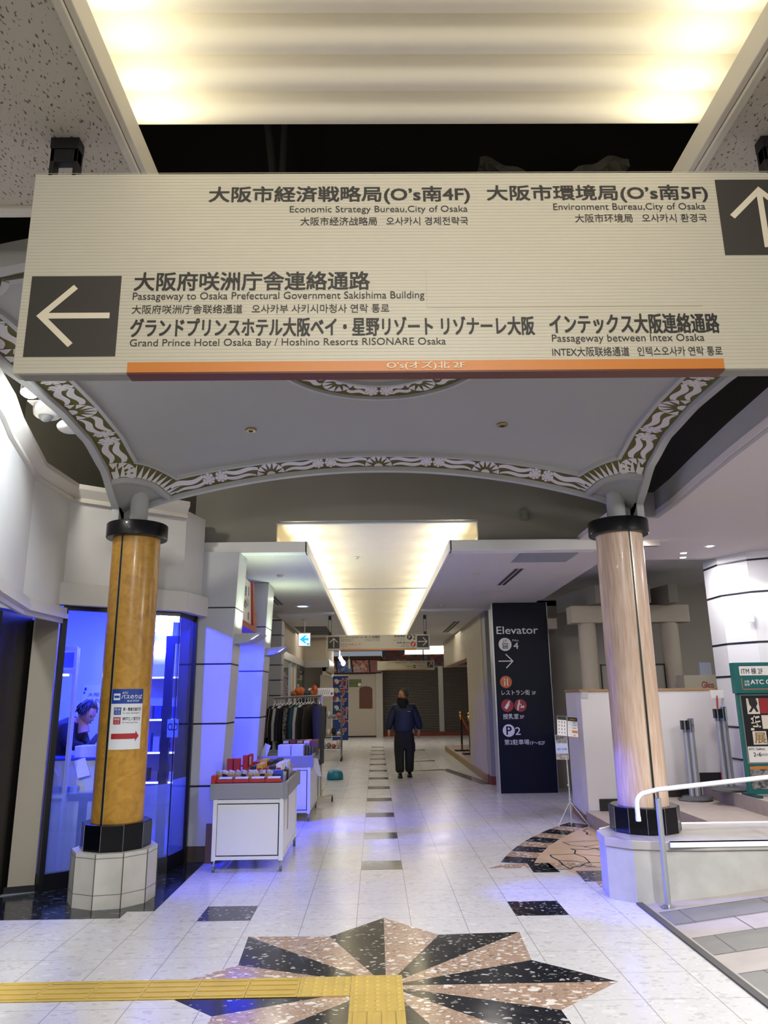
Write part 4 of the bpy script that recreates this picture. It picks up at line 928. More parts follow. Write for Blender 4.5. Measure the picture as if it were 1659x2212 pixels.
# green poster stand
teal = mat('stand_teal', '#0b5a58', .4); tealt = mat('stand_teal_dark', '#0a3f44', .4)
gs = thing('poster_stand', 'dark teal poster stand with a white title strip and a framed exhibition poster', 'stand', (4.5, 8.74, .465))
b = MB(); b.box(4.165,4.86,8.70,8.76,.49,1.60); b.build('frame', teal, gs, bevel=.004)
b = MB(); b.box(4.150,4.88,8.66,8.78,1.585,1.932); b.build('header', teal, gs, bevel=.004)
b = MB(); b.box(4.18,4.24,8.55,8.92,.465,.49); b.box(4.78,4.84,8.55,8.92,.465,.49); b.build('feet', tealt, gs)
f = frame((0, 8.6595, 0)); flat(f, rect(4.203,4.83,1.785,1.889), white, gs, 'title_strip')
text('ITM 棟 2F', 4.225, 4.475, 1.797, 1.872, mat('pure_black', '#0c0c0e', .5), gs, frame((0,8.658,0)), .004)
text('ATC Gallery', 4.318, 4.72, 1.672, 1.735, wl_, gs, f, .03); text('大阪', 4.245, 4.305, 1.702, 1.732, wl_, gs, f, .01); text('南港', 4.245, 4.305, 1.668, 1.696, wl_, gs, f, .01)
flat(f, [rect(4.213,4.223,1.635,1.752), rect(4.223,4.7,1.625,1.636)], mat('bracket_copper', '#9c6a50', .4), gs, 'bracket_line')
f = frame((0, 8.6995, 0))
p = flat(f, rect(4.19,4.84,.815,1.572), mat('poster_silver', '#8f9092', .3, metal=.6), gs, 'poster_frame'); pb = flat(f, rect(4.203,4.827,1.0,1.56), mat('poster_black', '#0d0b0c', .4), gs, 'poster', .002)
flat(f, rect(4.21,4.82,.83,1.0), white, pb, 'poster_footer', .0025)
cr = mat('poster_cream', '#cfc7b8', .5); gol = mat('poster_gold', '#8a6f45', .5); pk = mat('poster_ink', '#151314', .5)
b = MB()
for i, (x0, x1, z0, z1) in enumerate(((4.258,4.40,1.355,1.528),(4.272,4.405,1.175,1.34),(4.283,4.44,1.03,1.165))): pass
flat(f, [rect(4.258,4.40,1.355,1.528), rect(4.283,4.44,1.02,1.165), rect(4.272,4.31,1.175,1.20), rect(4.41,4.56,1.19,1.34)], cr, pb, 'poster_squares', .003)
flat(f, rect(4.405,4.55,1.36,1.53), mat('poster_red', '#8f1b22', .5), pb, 'poster_red_square', .003)
flat(f, [[(4.28,1.53),(4.37,1.53),(4.385,1.47),(4.365,1.435),(4.385,1.38),(4.36,1.375),(4.335,1.42),(4.30,1.375),(4.27,1.375),(4.31,1.43),(4.29,1.46)]], pk, pb, 'brush_figure', .004)
flat(f, [bar(4.285,1.30,4.385,1.325,.02), bar(4.33,1.335,4.32,1.26,.018), bar(4.285,1.255,4.39,1.275,.016), bar(4.30,1.22,4.39,1.215,.016), bar(4.345,1.25,4.37,1.205,.012), circ(4.32,1.285,.02,10)], cr, pb, 'brush_strokes', .004)
text('展', 4.30, 4.43, 1.035, 1.15, gol, pb, frame((0,8.696,0)), .03)
ft = frame((0, 8.6965, 0)); text('ATC Gallery', 4.218, 4.40, .955, .985, pk, pb, ft, .02); text('2', 4.265,4.29,.893,.935, pk, pb, ft, .03); text('月', 4.297,4.317,.897,.92, pk, pb, ft, .01); text('6', 4.325,4.352,.893,.935, pk, pb, ft, .03); text('日(日)', 4.36,4.43,.897,.922, pk, pb, ft, .01)
d = flat(f, rect(4.20,4.45,.545,.79), mat('flyer_grey', '#2b2b2c', .5, col2='#8d8d8d', scale=22), gs, 'flyer', .004)
flat(f, [rect(4.202,4.448,.755,.785)], mat('flyer_title', '#b5701f', .5), d, 'flyer_title', .005)
# beams and round columns at the back of the hall
stonec = mat('classic_stone', '#b5aa96', .7, noise=.05, scale=3)
for i, (x, lab) in enumerate(((3.475, 'beige round column under the stone beam, left of the pale wood column'), (4.83, 'beige round column under the stone beam, right of the pale wood column'))):
    b = MB(); b.lathe([(.135,0),(.140,1.2),(.140,2.72)], (x,12.15,0), 28); o = b.build('column', stonec, None, smooth=True); tag(o, lab, 'column', 'round columns at the back of the hall')
b = MB(); b.box(3.20,5.13,12.0,12.32,2.722,3.0); o = b.build('lintel_beam', stonec, None, bevel=.006); tag(o, 'long beige beam lying across the two round columns', 'beam')
for x, lab in ((3.56, 'grey box end on the beam, left of the pale wood column'), (4.30, 'grey box end on the beam just right of the pale wood column'), (4.74, 'grey box end on the beam, rightmost of three')):
    b = MB(); b.prism([(x-.02,11.75),(x+.13,11.75),(x+.05,13.2),(x-.3,13.2)], 3.005, 3.30); b.v = [(vx, vy, vz) for vx, vy, vz in b.v]
    o = b.build('rafter_end', mat('rafter_grey', '#8c8576', .7), None, bevel=.004); tag(o, lab, 'rafter', 'rafter ends on the stone beam')
b = MB(); b.box(3.05,3.2,13.0,13.2,2.72,2.90); b.box(2.9,3.2,13.55,13.69,2.72,2.9); struct(b.build('trim_14', stonec))
fm = mat('picture_black', '#0c0c0e', .4)
for x0, x1, lab in ((3.62,3.86,'thin black framed board behind the pale wood column, left side'), (4.35,4.66,'thin black framed board behind the pale wood column, right side')):
    t = thing('framed_board', lab, 'board', ((x0+x1)/2,12.1,.9), 'framed boards at the back of the hall')
    b = MB()
    for q in ((x0,x0+.018,.4,2.06),(x1-.018,x1,.4,2.06),(x0,x1,2.042,2.06)): b.box(q[0],q[1],12.05,12.08,q[2],q[3])
    b.build('frame', fm, t); b = MB(); b.box(x0+.018,x1-.018,12.065,12.075,.4,2.042); b.build('sheet', mat('board_sheet', '#8f897e', .6), t)
    b = MB(); b.box(x0+.02,x0+.04,12.0,12.2,.0,.41); b.box(x1-.04,x1-.02,12.0,12.2,0,.41); b.build('legs', fm, t)
t = thing('display_box', 'cream box with red cursive lettering standing on a shelf behind the partition', 'box', (4.98,11.5,1.6))
b = MB(); b.box(4.72,5.30,11.5,11.8,.905,1.86); b.build('body', mat('box_cream', '#c2b9a4', .6), t)
text('Glico', 4.98, 5.165, 1.665, 1.765, mat('script_red', '#a02a2a', .5), t, frame((0,11.4985,0), (1,0,.0)), .012)
b = MB(); b.box(4.6,5.6,11.4,11.95,0,.90); tag(b.build('side_board', mat('box_cream', '#c2b9a4', .6), None), 'low cream sideboard behind the partition carrying the lettered box', 'sideboard')
b = MB(); b.box(5.0,5.18,11.55,11.62,1.86,2.05); b.build('clear_tray', mat('clear_tray', '#a9b1c2', .3), t)
# leaflet stand
ls = thing('leaflet_stand', 'thin clear tripod leaflet stand with two tilted menu sheets beside the partition', 'stand', (2.47, 10.03, 0))
cl = mat('acrylic', '#b7b7b2', .2); b = MB(); b.tube([(2.475,10.03,.0),(2.477,10.03,.45),(2.468,10.03,1.07)], .009)
b.build('pole', cl, ls, smooth=True)
for q in ((2.27,9.85),(2.64,9.80),(2.49,10.28)):
    b = MB(); b.tube([(2.476,10.03,.27),(q[0],q[1],.012)], .005); b.cyl((q[0],q[1],0),(q[0],q[1],.02),.010); b.build('leg', cl, ls, smooth=True)
b = MB(); b.tube([(2.476,10.03,.45),(2.46,10.0,.47)], .012); b.lathe([(.016,.28),(.016,.31)], (2.476,10.03,0), 12); b.build('knob', cl, ls, smooth=True)
paper = mat('paper_white', '#d8d6d2', .6); blkp = mat('print_black', '#1f1d1b', .5); orp = mat('print_orange', '#b5651f', .5)
def sheet(name, o, ux, uz, w, h, shapes):
    f = frame(o, ux, uz); O, a, c = f; n = a.cross(c)
    bb = MB(); bb.extr([O, O+a*w, O+a*w+c*h, O+c*h], n*-.003); s = bb.build(name, paper, ls)
    for m, ps in shapes: flat(f, ps, m, s, 'print', .0012)
    return s
ux = Vector((1,-.15,-.10)).normalized(); uz = Vector((.42,.45,.80)); uz = (uz-ux*uz.dot(ux)).normalized()
sheet('menu_sheet', (2.365,10.0,1.085), ux, uz, .125, .285, [(blkp, [rect(.003,.122,.228,.282)]+[rect(.02+.036*i,.028+.036*i,.03+.05*j,.055+.05*j) for i in range(3) for j in range(4)])])
sheet('menu_sheet', (2.497,9.98,1.065), ux, uz, .13, .290, [(blkp, [rect(.003,.127,.228,.287), rect(.07,.10,.205,.213), rect(.06,.11,.165,.171), rect(.06,.11,.125,.131), rect(.07,.10,.022,.03)]+[rect(.01,.12,.04*k,.04*k+.0015) for k in (1,2.4,3.4,4.6)]), (orp, [rect(.055,.125,.06,.095), rect(.003,.127,0,.008)]), (gold, [rect(.03,.11,.245,.262)])])
s = sheet('menu_sheet', (2.332,9.99,.785), (1,-.2,0), (.02,.12,1), .155, .305, [(mat('photo_grey', '#4a4744', .5, col2='#9a9692', scale=30), rect(.004,.151,.20,.301)), (mat('photo_brown', '#5a463a', .5, col2='#b9b0a8', scale=30), rect(.004,.151,.004,.072)), (mat('pale_blue_print', '#b9c2e2', .6), rect(.004,.151,.075,.197))])
text('gm note', .02, .14, .11, .14, mat('print_navy', '#26305a', .5), s, frame(Vector((2.332,9.99,.785))+Vector((0,-.002,0)), (1,-.2,0), (.02,.12,1)), .004)
# ceiling fittings
vent = mat('vent_dark', '#2b2926', .6); vrim = mat('vent_rim', '#b9b5ad', .5)
def slot(x0, x1, y0, y1, z, lab, n=2, along='y'):
    t = thing('ceiling_vent', lab, 'vent', ((x0+x1)/2,(y0+y1)/2,z), 'vents in the corridor ceiling')
    bb = MB(); bb.box(x0,x1,y0,y1,z-.006,z+.002); bb.build('rim', vrim, t)
    for k in range(n):
        bb = MB(); w = (x1-x0)/n if along == 'y' else (y1-y0)/n
        if along == 'y': bb.box(x0+w*k+.012,x0+w*(k+1)-.012,y0+.02,y1-.02,z-.009,z-.005)
        else: bb.box(x0+.02,x1-.02,y0+w*k+.02,y0+w*(k+1)-.02,z-.009,z-.005)
        bb.build('slot', vent, t)
slot(1.82,1.95,9.43,10.9,3.195,'dark double slot vent in the corridor ceiling, nearest on the right')
slot(1.74,1.90,16.4,19.2,3.20,'dark double slot vent in the far corridor ceiling above the ribbed wall')
slot(-1.72,-1.60,10.9,13.0,3.195,'dark slot vent in the corridor ceiling beside the second white pillar')
slot(-1.88,-1.10,17.2,19.6,3.20,'wide dark double grille in the far ceiling behind the cyan exit sign', 2, 'x')
b = MB(); b.box(1.69,2.37,8.40,8.97,3.188,3.197); t = tag(b.build('ceiling_panel', mat('diffuser_grey', '#8e9294', .5)), 'grey square panel set in the corridor ceiling near its front edge', 'ceiling panel')
b = MB(); b.box(1.60,2.03,11.53,12.03,3.190,3.197); tag(b.build('access_hatch', mat('hatch_white', '#bfbbb3', .6), None, bevel=.002), 'pale access hatch in the corridor ceiling above the navy sign', 'hatch')
dl = mat('downlight_lens', '#ffffff', .3, emit=6)
def downlight(x, y, z, r, lab, m=None):
    t = thing('downlight', lab, 'light', (x,y,z), 'round lamps set in the ceilings')
    bb = MB(); bb.lathe([(r*.75,-.001),(r,-.004),(r*1.25,-.003),(r*1.3,.002)], (x,y,z), 24); bb.build('trim_ring', whitegl, t, smooth=True)
    bb = MB(); bb.lathe([(.001,-.0045),(r*.74,-.0045),(r*.74,-.001)], (x,y,z), 20); bb.build('lens', m or dl, t)
downlight(4.02,8.62,3.30,.05,'small round downlight in the right ceiling closest to the white column'); downlight(3.88,9.05,3.30,.05,'small round downlight in the right ceiling, second from the white column'); downlight(4.0,9.36,3.30,.05,'small round downlight nearest the back edge of the right ceiling')
downlight(-1.3,13.3,3.195,.12,'large round bluish downlight in the corridor ceiling before the exit sign', mat('downlight_blue', '#9aa6f0', .3, emit=2))
det = mat('detector_white', '#b9b4a8', .5)
for x, y, z, lab in ((-1.26,9.78,3.195,'small white detector in the corridor ceiling on the left, near its front'),(1.38,9.84,3.195,'small white detector in the corridor ceiling on the right, near its front'),(-.25,10.4,3.552,'small dark sprinkler in the ribbed lit ceiling'),(1.2,13.2,3.195,'small sprinkler in the corridor ceiling before the navy sign'),(3.9,10.9,3.56,'small sprinkler in the dim ceiling behind the pale wood column')):
    b = MB(); b.lathe([(.01,-.035),(.03,-.03),(.035,-.012),(.05,-.006),(.05,0)], (x,y,z), 16); tag(b.build('sprinkler', det, None, smooth=True), lab, 'sprinkler', 'small ceiling fittings')
b = MB(); b.box(1.71,1.78,8.255,8.30,3.56,3.68); tag(b.build('wall_box', mat('wall_box_grey', '#7f7b73', .7), None, bevel=.004), 'small grey box on the wall above the corridor mouth', 'box')
# ================================================================ LEFT: THE BLUE SHOP
framem = mat('frame_black', '#08080b', .35); gl = glass('window_glass', '#f4f7ff', .05); frost = glass('frosted_film', '#ffffff', .03, .0, .72)
shopw = mat('shop_white', '#c9cbd2', .6)
GA, GC, GB = Vector((-2.90,6.985)), Vector((-2.005,7.66)), Vector((-1.93,8.09))
def pane(name, p, q, z0, z1, m, parent, off=0, th=.008):
    d = (q-p).normalized(); n = Vector((-d.y,d.x))*th; o = Vector((-d.y,d.x))*off
    bb = MB(); bb.prism([p+o,q+o,q+o+n,p+o+n], z0, z1); return bb.build(name, m, parent)
w1 = bpy.data.objects.new('window_1', None); C.objects.link(w1); w1.location = (-2.4,7.4,0); struct(w1); ROOT[w1.name] = Matrix.Translation(w1.location)
b = MB(); b.wallpath([GA+Vector((-.03,-.02)),GC,GB], 0, .14, .07); b.wallpath([GA,GC,GB], 2.43, 2.50, .06); b.build('frame', framem, w1)
b = MB(); b.obox((GA.x-.012,GA.y+.0,1.25),(.045,.07,2.5), rz=.64); b.build('frame_post', framem, w1)
b = MB(); b.obox((GB.x-.075,GB.y-.03,1.25),(.17,.055,2.5)); b.build('frame_post', framem, w1)
b = MB(); b.obox((GC.x,GC.y,1.29),(.006,.012,2.3), rz=.9); b.build('pane_joint', framem, w1)
pane('pane', GA, GC, .14, 2.43, gl, w1); pane('pane', GC, GB, .14, 2.43, gl, w1)
pane('frosted_film', GA, GC, .14, .80, frost, w1, .012, .002); pane('frosted_film', GC, GB, .14, .83, frost, w1, .012, .002)
b = MB(); b.box(-6,-2.02,10.3,10.4,0,2.95); b.box(-6.1,-6,6.0,10.4,0,2.95); b.box(-2.05,-1.99,8.62,10.4,2.45,2.95); b.box(-2.05,-1.99,8.62,10.4,0,.14); b.wallpath([(-3.35,7.08),(-4.2,6.2)], 0, 2.95, .06); b.box(-6.1,-4.2,6.1,6.2,0,2.95)
struct(b.build('wall_shop', shopw))
b = MB(); b.prism([(-6,6.2),(-4.2,6.2),(-3.0,6.98),(-2.02,7.70),(-1.97,8.11),(-2.0,10.3),(-6,10.3)], 2.90, 2.95); struct(b.build('ceiling_shop', shopw))
b = MB(); b.prism([(-6,6.2),(-4.2,6.2),(-2.88,7.05),(-2.02,7.72),(-2.0,8.1),(-2.02,10.3),(-6,10.3)], .002, .006); struct(b.build('floor_shop', mat('shop_floor', '#7d838f', .3)))
lampw = mat('lamp_white', '#ffffff', .3, emit=7)
def simple(name, fn, m, lab, cat, group=None, **kw):
    bb = MB(); fn(bb); return tag(bb.build(name, m, None, **kw), lab, cat, group)
simple('lamp_box', lambda b: b.box(-2.66,-2.45,9.0,9.04,2.40,2.56), lampw, 'upper glaring white lamp panel inside the blue shop', 'lamp', 'white lamp panels of the blue shop')
simple('lamp_box', lambda b: b.box(-2.67,-2.46,9.0,9.04,2.13,2.23), lampw, 'lower glaring white lamp panel inside the blue shop', 'lamp', 'white lamp panels of the blue shop')
simple('glass_screen', lambda b: b.box(-2.67,-2.45,9.05,9.07,.9,2.6), mat('screen_pale', '#b8c0d8', .3), 'pale tall screen behind the lamp panels of the blue shop', 'screen')
t = thing('display_rack', 'white framed display rack with a small screen on top, left inside the blue shop', 'rack', (-3.15,7.6,0))
b = MB()
for x, y in ((-2.975,7.50),(-3.45,7.50),(-2.99,7.58),(-3.45,7.58)): b.box(x-.014,x+.014,y-.014,y+.014,0,2.11)
b.build('posts', mat('rack_post', '#c3c6cc', .4), t)
b = MB(); b.box(-3.46,-2.965,7.49,7.52,2.08,2.12); b.box(-3.46,-2.965,7.49,7.52,1.86,1.90); b.box(-3.46,-2.965,7.49,7.59,.70,.73); b.build('rails', mat('rack_post', '#c3c6cc', .4), t)
b = MB(); b.box(-3.42,-3.01,7.54,7.58,1.92,2.07); b.build('screen', mat('screen_blue', '#2b38d8', .3, emit=.5), t)
b = MB(); b.box(-3.30,-3.05,7.52,7.55,1.84,1.855); b.build('lamp', lampw, t)
simple('curtain', lambda b: b.grid(lambda u, v: (-3.42+.30*u, 7.565+.010*math.sin(u*60), .75+1.05*v), 60, 2), mat('curtain_pale', '#b9bed4', .7), 'pale pleated curtain hanging in the white display rack', 'curtain', solid=.004)
t = thing('shop_counter', 'white counter with dark base stripes inside the blue shop', 'counter', (-2.9,7.75,0))
b = MB(); b.box(-3.28,-2.50,7.62,8.0,.0,1.035); b.build('body', mat('counter_white', '#c6c8d0', .4), t, bevel=.005)
b = MB(); b.box(-3.29,-2.49,7.61,8.01,1.035,1.055); b.build('top', mat('counter_top', '#3a4a9a', .4), t)
b = MB(); b.box(-3.28,-2.5,7.605,7.62,.66,.70); b.box(-2.87,-2.79,7.605,7.62,0,.66); b.build('stripes', mat('counter_stripe', '#2a3238', .4), t)
simple('cash_box', lambda b: b.box(-2.975,-2.70,7.66,7.9,1.055,1.165), mat('counter_white', '#c6c8d0', .4), 'white box standing on the shop counter in front of the bending person', 'box', bevel=.006)
simple('notice_sheet', lambda b: b.extr([(-2.945,7.595,1.03),(-2.84,7.595,1.06),(-2.77,7.575,.90),(-2.885,7.575,.87)], (0,-.003,0)), paper, 'white sheet of paper tilted against the shop counter', 'paper')
for i, x in enumerate((-3.07,-3.0,-2.91)):
    simple('small_box', lambda b: b.box(x-.03,x+.035,7.54,7.60,.735,.80), mat('goods_pale', '#8fa0d8', .5), ['pale small box at the left on the low shelf below the shop counter','pale small box in the middle on the low shelf below the shop counter','pale small box at the right on the low shelf below the shop counter'][i], 'box', 'small boxes under the shop counter')
simple('low_shelf', lambda b: b.box(-3.12,-2.55,7.52,7.615,.712,.735), mat('counter_stripe', '#2a3238', .4), 'dark narrow shelf along the front of the shop counter', 'shelf')
simple('desk_screen', lambda b: b.extr([(-3.22,7.55,.735),(-3.08,7.55,.735),(-3.08,7.55,.90),(-3.13,7.55,.98),(-3.22,7.55,1.0)], (0,.05,0)), mat('counter_white', '#c6c8d0', .4), 'white slanted stand at the left end of the shop counter', 'stand')
t = thing('wall_poster', 'pale souvenir poster with dark writing on the back wall of the blue shop', 'poster', (-3.7,10.29,1.5))
b = MB(); b.box(-3.95,-3.62,10.285,10.295,1.50,1.80); b.build('sheet', paper, t)
f = frame((0,10.284,0)); inkb = mat('poster_blue_ink', '#232c6a', .5)
text('大阪', -3.88,-3.72,1.65,1.70, inkb, t, f, .01); text('おみやげ', -3.90,-3.66,1.555,1.63, inkb, t, f, .01)
flat(f, [rect(-3.93,-3.90,1.73,1.77), rect(-3.94,-3.915,1.69,1.715)], inkb, t, 'print')
t = thing('upright_stand', 'dark navy upright frame with a short top arm inside the right shop pane', 'stand', (-2.2,8.2,0))
b = MB(); b.box(-2.285,-2.20,8.2,8.26,0,2.275); b.build('upright', framem_n := mat('frame_navy', '#0b1230', .4), t); b = MB(); b.box(-2.20,-2.095,8.2,8.26,2.195,2.275); b.build('top_arm', framem_n, t)
t = thing('goods_shelf', 'white shelf unit with small souvenirs behind the right shop pane', 'shelf', (-2.2,8.7,0))
b = MB()
for z in (.72,1.03,1.38,1.84): b.box(-2.70,-2.08,8.55,8.85,z-.012,z+.012)
b.build('shelf_boards', mat('shelf_white', '#d5d8e2', .4), t); b = MB(); b.box(-2.70,-2.08,8.84,8.86,.0,2.0); b.build('back_panel', shopw, t)
b = MB()
for z in (.72,1.03,1.38,1.84): b.box(-2.68,-2.09,8.545,8.552,z-.006,z+.006)
b.build('edge_lamps', mat('edge_lamp', '#e6e9ff', .3, emit=1.6), t)
random.seed(11); cols = ['#5f6d8f','#23283a','#c9c3b8','#8a6f5a','#3e4c86','#d8d8dc','#6c7a9c','#171a26']
nm = ['white soft toy','dark blue packet','beige packet','brown packet','blue packet','white packet','slate packet','black packet']
k = 0
for z in (.732,1.042,1.392):
    for i in range(6):
        x = -2.64+.098*i; c = random.randrange(8); h = random.uniform(.08,.2)
        simple('souvenir', (lambda b: b.sph((x,8.66,z+.06),.045,.045,.06)) if c == 0 else (lambda b: b.box(x-.035,x+.035,8.6,8.70,z,z+h)), mat('goods_%d' % c, cols[c], .5),
               '%s on the %s shelf of the white unit, %s from the left' % (nm[c], {.732:'lowest',1.042:'middle',1.392:'upper'}[z], ('first','second','third','fourth','fifth','sixth')[i]), 'souvenir', 'souvenirs on the white shelf unit')
t = thing('closed_sign', 'blue board with large dark letters hanging behind the right shop pane', 'sign', (-2.11,8.0,1.24))
b = MB(); b.box(-2.168,-2.055,8.0,8.012,1.22,1.40); b.build('board', mat('closed_blue', '#6d86ff', .4), t); text('CLO', -2.16,-2.06,1.29,1.36, mat('closed_ink', '#10142e', .5), t, frame((0,7.999,0)), .03)
b = MB(); b.cyl((-2.11,8.006,1.40),(-2.11,8.006,2.90),.004); b.build('cord', mat('closed_ink', '#10142e', .5), t)

# ---- people
def skin(name, V, E, m, parent=None, sub=2, root=0):
    me = bpy.data.meshes.new(name); me.from_pydata([v[:3] for v in V], E, [])
    o = bpy.data.objects.new(name, me); C.objects.link(o)
    o.modifiers.new('skin', 'SKIN'); md = o.modifiers.new('sub', 'SUBSURF'); md.levels = sub; md.render_levels = sub
    if not me.skin_vertices:
        bm_ = bmesh.new(); bm_.from_mesh(me); bm_.verts.layers.skin.verify(); bm_.to_mesh(me); bm_.free()
    for i, v in enumerate(V):
        r = v[3]; sv = me.skin_vertices[0].data[i]; sv.radius = r if isinstance(r, tuple) else (r, r); sv.use_root = (i == root)
    dg = bpy.context.evaluated_depsgraph_get(); ev = bpy.data.meshes.new_from_object(o.evaluated_get(dg)); bpy.data.objects.remove(o)
    ev.name = name; ev.materials.clear(); ev.materials.append(m)
    for p in ev.polygons: p.use_smooth = True
    o = bpy.data.objects.new(name, ev); C.objects.link(o)
    if parent: attach(o, parent)
    return o
def chain(V, E, pts, start=None):
    """append a limb; returns the index of its last vertex"""
    prev = start
    for p in pts:
        V.append(p); i = len(V)-1
        if prev is not None: E.append((prev, i))
        prev = i
    return prev
skinm = mat('skin', '#b98058', .5, noise=.08, scale=12); hairm = mat('hair_grey', '#3c3a36', .6, bump=.4, bscale=160, noise=.3, scale=60); hairb = mat('hair_black', '#0e0d10', .5, bump=.3, bscale=120)
def head(parent, c, yaw, tilt, s, skin_m, hair_m, name='head_shape'):
    """returns the vertices of a face-bearing head as a lofted mesh: x forward before rotation"""
    R = Matrix.Rotation(yaw, 3, 'Z') @ Matrix.Rotation(tilt, 3, 'Y'); c = Vector(c)
    bb = MB(); nu, nv = 28, 22
    def f(u, v):
        a = 2*PI*u; ph = PI*(v*.98+.01); z = math.cos(ph); r = math.sin(ph)
        x = .098*r*math.cos(a); y = .076*r*math.sin(a)
        zz = .122*z
        ca = math.cos(a)
        if z < -.1: k = min(1, (-z-.1)/.9); y *= 1-.28*k; x *= 1-.10*k; x += .012*k*max(0, ca)
        if z < -.2 and ca < 0: x *= 1-.35*min(1, (-z-.2)/.8)
        fr_ = max(0, ca)**6
        x += .026*fr_*math.exp(-((z+.20)/.13)**2)*max(0, 1-abs(math.sin(a))/.26)      # nose
        x += .008*fr_*math.exp(-((z-.14)/.10)**2)                                       # brow
        x -= .012*math.exp(-((z-.02)/.10)**2)*math.exp(-((abs(math.sin(a))-.38)/.16)**2)*(ca > 0)   # eye sockets
        x += .007*fr_*math.exp(-((z+.50)/.07)**2)+.008*fr_*math.exp(-((z+.82)/.12)**2)  # lips, chin
        return tuple(c+R@Vector((x*s, y*s, zz*s)))
    bb.grid(f, nu, nv)
    for sg in (1, -1): bb.sph(c+R@Vector((-.006*s, sg*.078*s, -.012*s)), .018*s, .010*s, .032*s, 10, 8, R)
    bb.cyl(c+R@Vector((-.02*s,0,-.07*s)), c+Vector((-.02*s*math.cos(yaw),-.02*s*math.sin(yaw),-.20*s)), .055*s, .062*s, 16)
    h = bb.build('head', skin_m, parent, smooth=70, recalc=False)
    eb = MB()
    for sg in (1, -1): eb.sph(c+R@Vector((.083*s, sg*.030*s, .004*s)), .008*s, .014*s, .007*s, 10, 6, R)
    eb.build('eyes', mat('eye_dark', '#15110f', .3), h, smooth=True)
    mb = MB(); mb.sph(c+R@Vector((.098*s,0,-.064*s)), .006*s, .024*s, .005*s, 10, 6, R); mb.build('mouth', mat('lip', '#7a4638', .5), h, smooth=True)
    hb = MB()
    def g(u, v):
        a = 2*PI*u; lim = .56 if math.cos(a) < .1 else .56-.30*min(1, (math.cos(a)-.1)/.45)
        ph = PI*lim*v; z = math.cos(ph); r = math.sin(ph)
        return tuple(c+R@Vector(((.107*r*math.cos(a)-.006)*s, .086*r*math.sin(a)*s, (.131*z+.004)*s)))
    hb.grid(g, 30, 12); hb.build('hair', hair_m, parent, smooth=70, recalc=False, solid=.008*s)
    return R, c
def hand(V, E, start, w, d, side, pal=.085, curl=.6, s=1.0):
    """palm, four fingers and a thumb hanging from wrist w; d = finger direction, side = thumb direction"""
    d = Vector(d).normalized(); side = Vector(side).normalized(); nrm = d.cross(side).normalized(); w = Vector(w)
    m = w+d*pal*.55*s; pi_ = chain(V, E, [tuple(m)+((.026*s, .018*s),)], start)
    for k in range(4):
        off = side*(.027-.018*k)*s; L = (.032,.036,.034,.026)[k]*s
        k0 = w+d*pal*s+off; k1 = k0+(d+nrm*curl*.4)*L; k2 = k1+(d*.7+nrm*curl)*L*.8
        chain(V, E, [tuple(k0)+(.0095*s,), tuple(k1)+(.009*s,), tuple(k2)+(.0075*s,)], pi_)
    t0 = w+d*pal*.35*s+side*.032*s; t1 = t0+(d*.8+side*.5+nrm*.3)*.036*s
    chain(V, E, [tuple(t0)+(.011*s,), tuple(t1)+(.010*s,), tuple(t1+(d+nrm*.3)*.028*s)+(.008*s,)], pi_)
# the man walking down the corridor
mx, my = .585, 15.95
man = thing('person', 'person in navy jacket and black trousers walking in the corridor, head turned aside', 'person', (mx,my,0))
def P(x, y, z, r): return (mx+x, my+y, z, r)
V, E = [], []
V.append(P(0,0,.98,(.14,.10))); chain(V,E,[P(0,0,1.15,(.145,.105)),P(0,.0,1.31,(.14,.09)),P(0,.01,1.42,(.07,.06)),P(0,.0,1.52,.055)],0)
for sg, yy in ((-1,-.05),(1,.06)):
    a = chain(V,E,[P(sg*.17,.01,1.35,.052),P(sg*.26,yy*.3,1.16,.045),P(sg*.305,yy,.955,.034),P(sg*.315,yy*1.3,.90,.028)],2)
    hand(V,E,a,(mx+sg*.315,my+yy*1.3,.90),(0,-.08,-1),(-sg*.35,-1,0),curl=.5)
    chain(V,E,[P(sg*.10,0,.86,.09),P(sg*.10,-.02 if sg < 0 else .04,.50,.06),P(sg*.10,-.06 if sg < 0 else .10,.12,.045),P(sg*.10,-.10 if sg < 0 else .06,.07,.04)],0)
body = skin('body', V, E, skinm, man)
hd_yaw = PI+.42
head(man, (mx-.005,my-.02,1.628), hd_yaw, -.02, 1.0, skinm, hairm)
jm = mat('jacket_navy', '#0a1638', .65, bump=.25, bscale=30, noise=.25, scale=4); tm = mat('trousers_black', '#0a0a0c', .8, bump=.2, bscale=25); nwm = mat('neckwarmer_black', '#060607', .85)
V, E = [], []
V.append(P(0,.0,.86,(.235,.165))); chain(V,E,[P(0,0,.93,(.25,.17)),P(0,0,1.10,(.25,.168)),P(0,.0,1.26,(.245,.16)),P(0,.01,1.37,(.20,.135)),P(0,.01,1.45,(.10,.09))],0)
for sg, yy in ((-1,-.05),(1,.06)):
    chain(V,E,[P(sg*.182,.01,1.365,.105),P(sg*.268,yy*.3,1.18,.100),P(sg*.322,yy*.9,.985,.080),P(sg*.330,yy*1.1,.925,.060)],4)
jk = skin('jacket', V, E, jm, man)
b = MB(); b.lathe([(.10,1.40),(.115,1.44),(.105,1.50),(.10,1.56),(.105,1.590),(.092,1.598)], (mx-.012,my-.012,0), 28)
def nw(u, v):
    a = 2*PI*u; zt = 1.37+.195*v; front = max(0, math.cos(a-hd_yaw)); r = .125-.028*v+.018*math.sin(3*a+v*5)*.3
    return (mx-.012+(r+.018*front*v)*math.cos(a), my-.015+(r*.92+.012*front*v)*math.sin(a), zt+.012*math.sin(a*2)-.02*(1-v)*front)
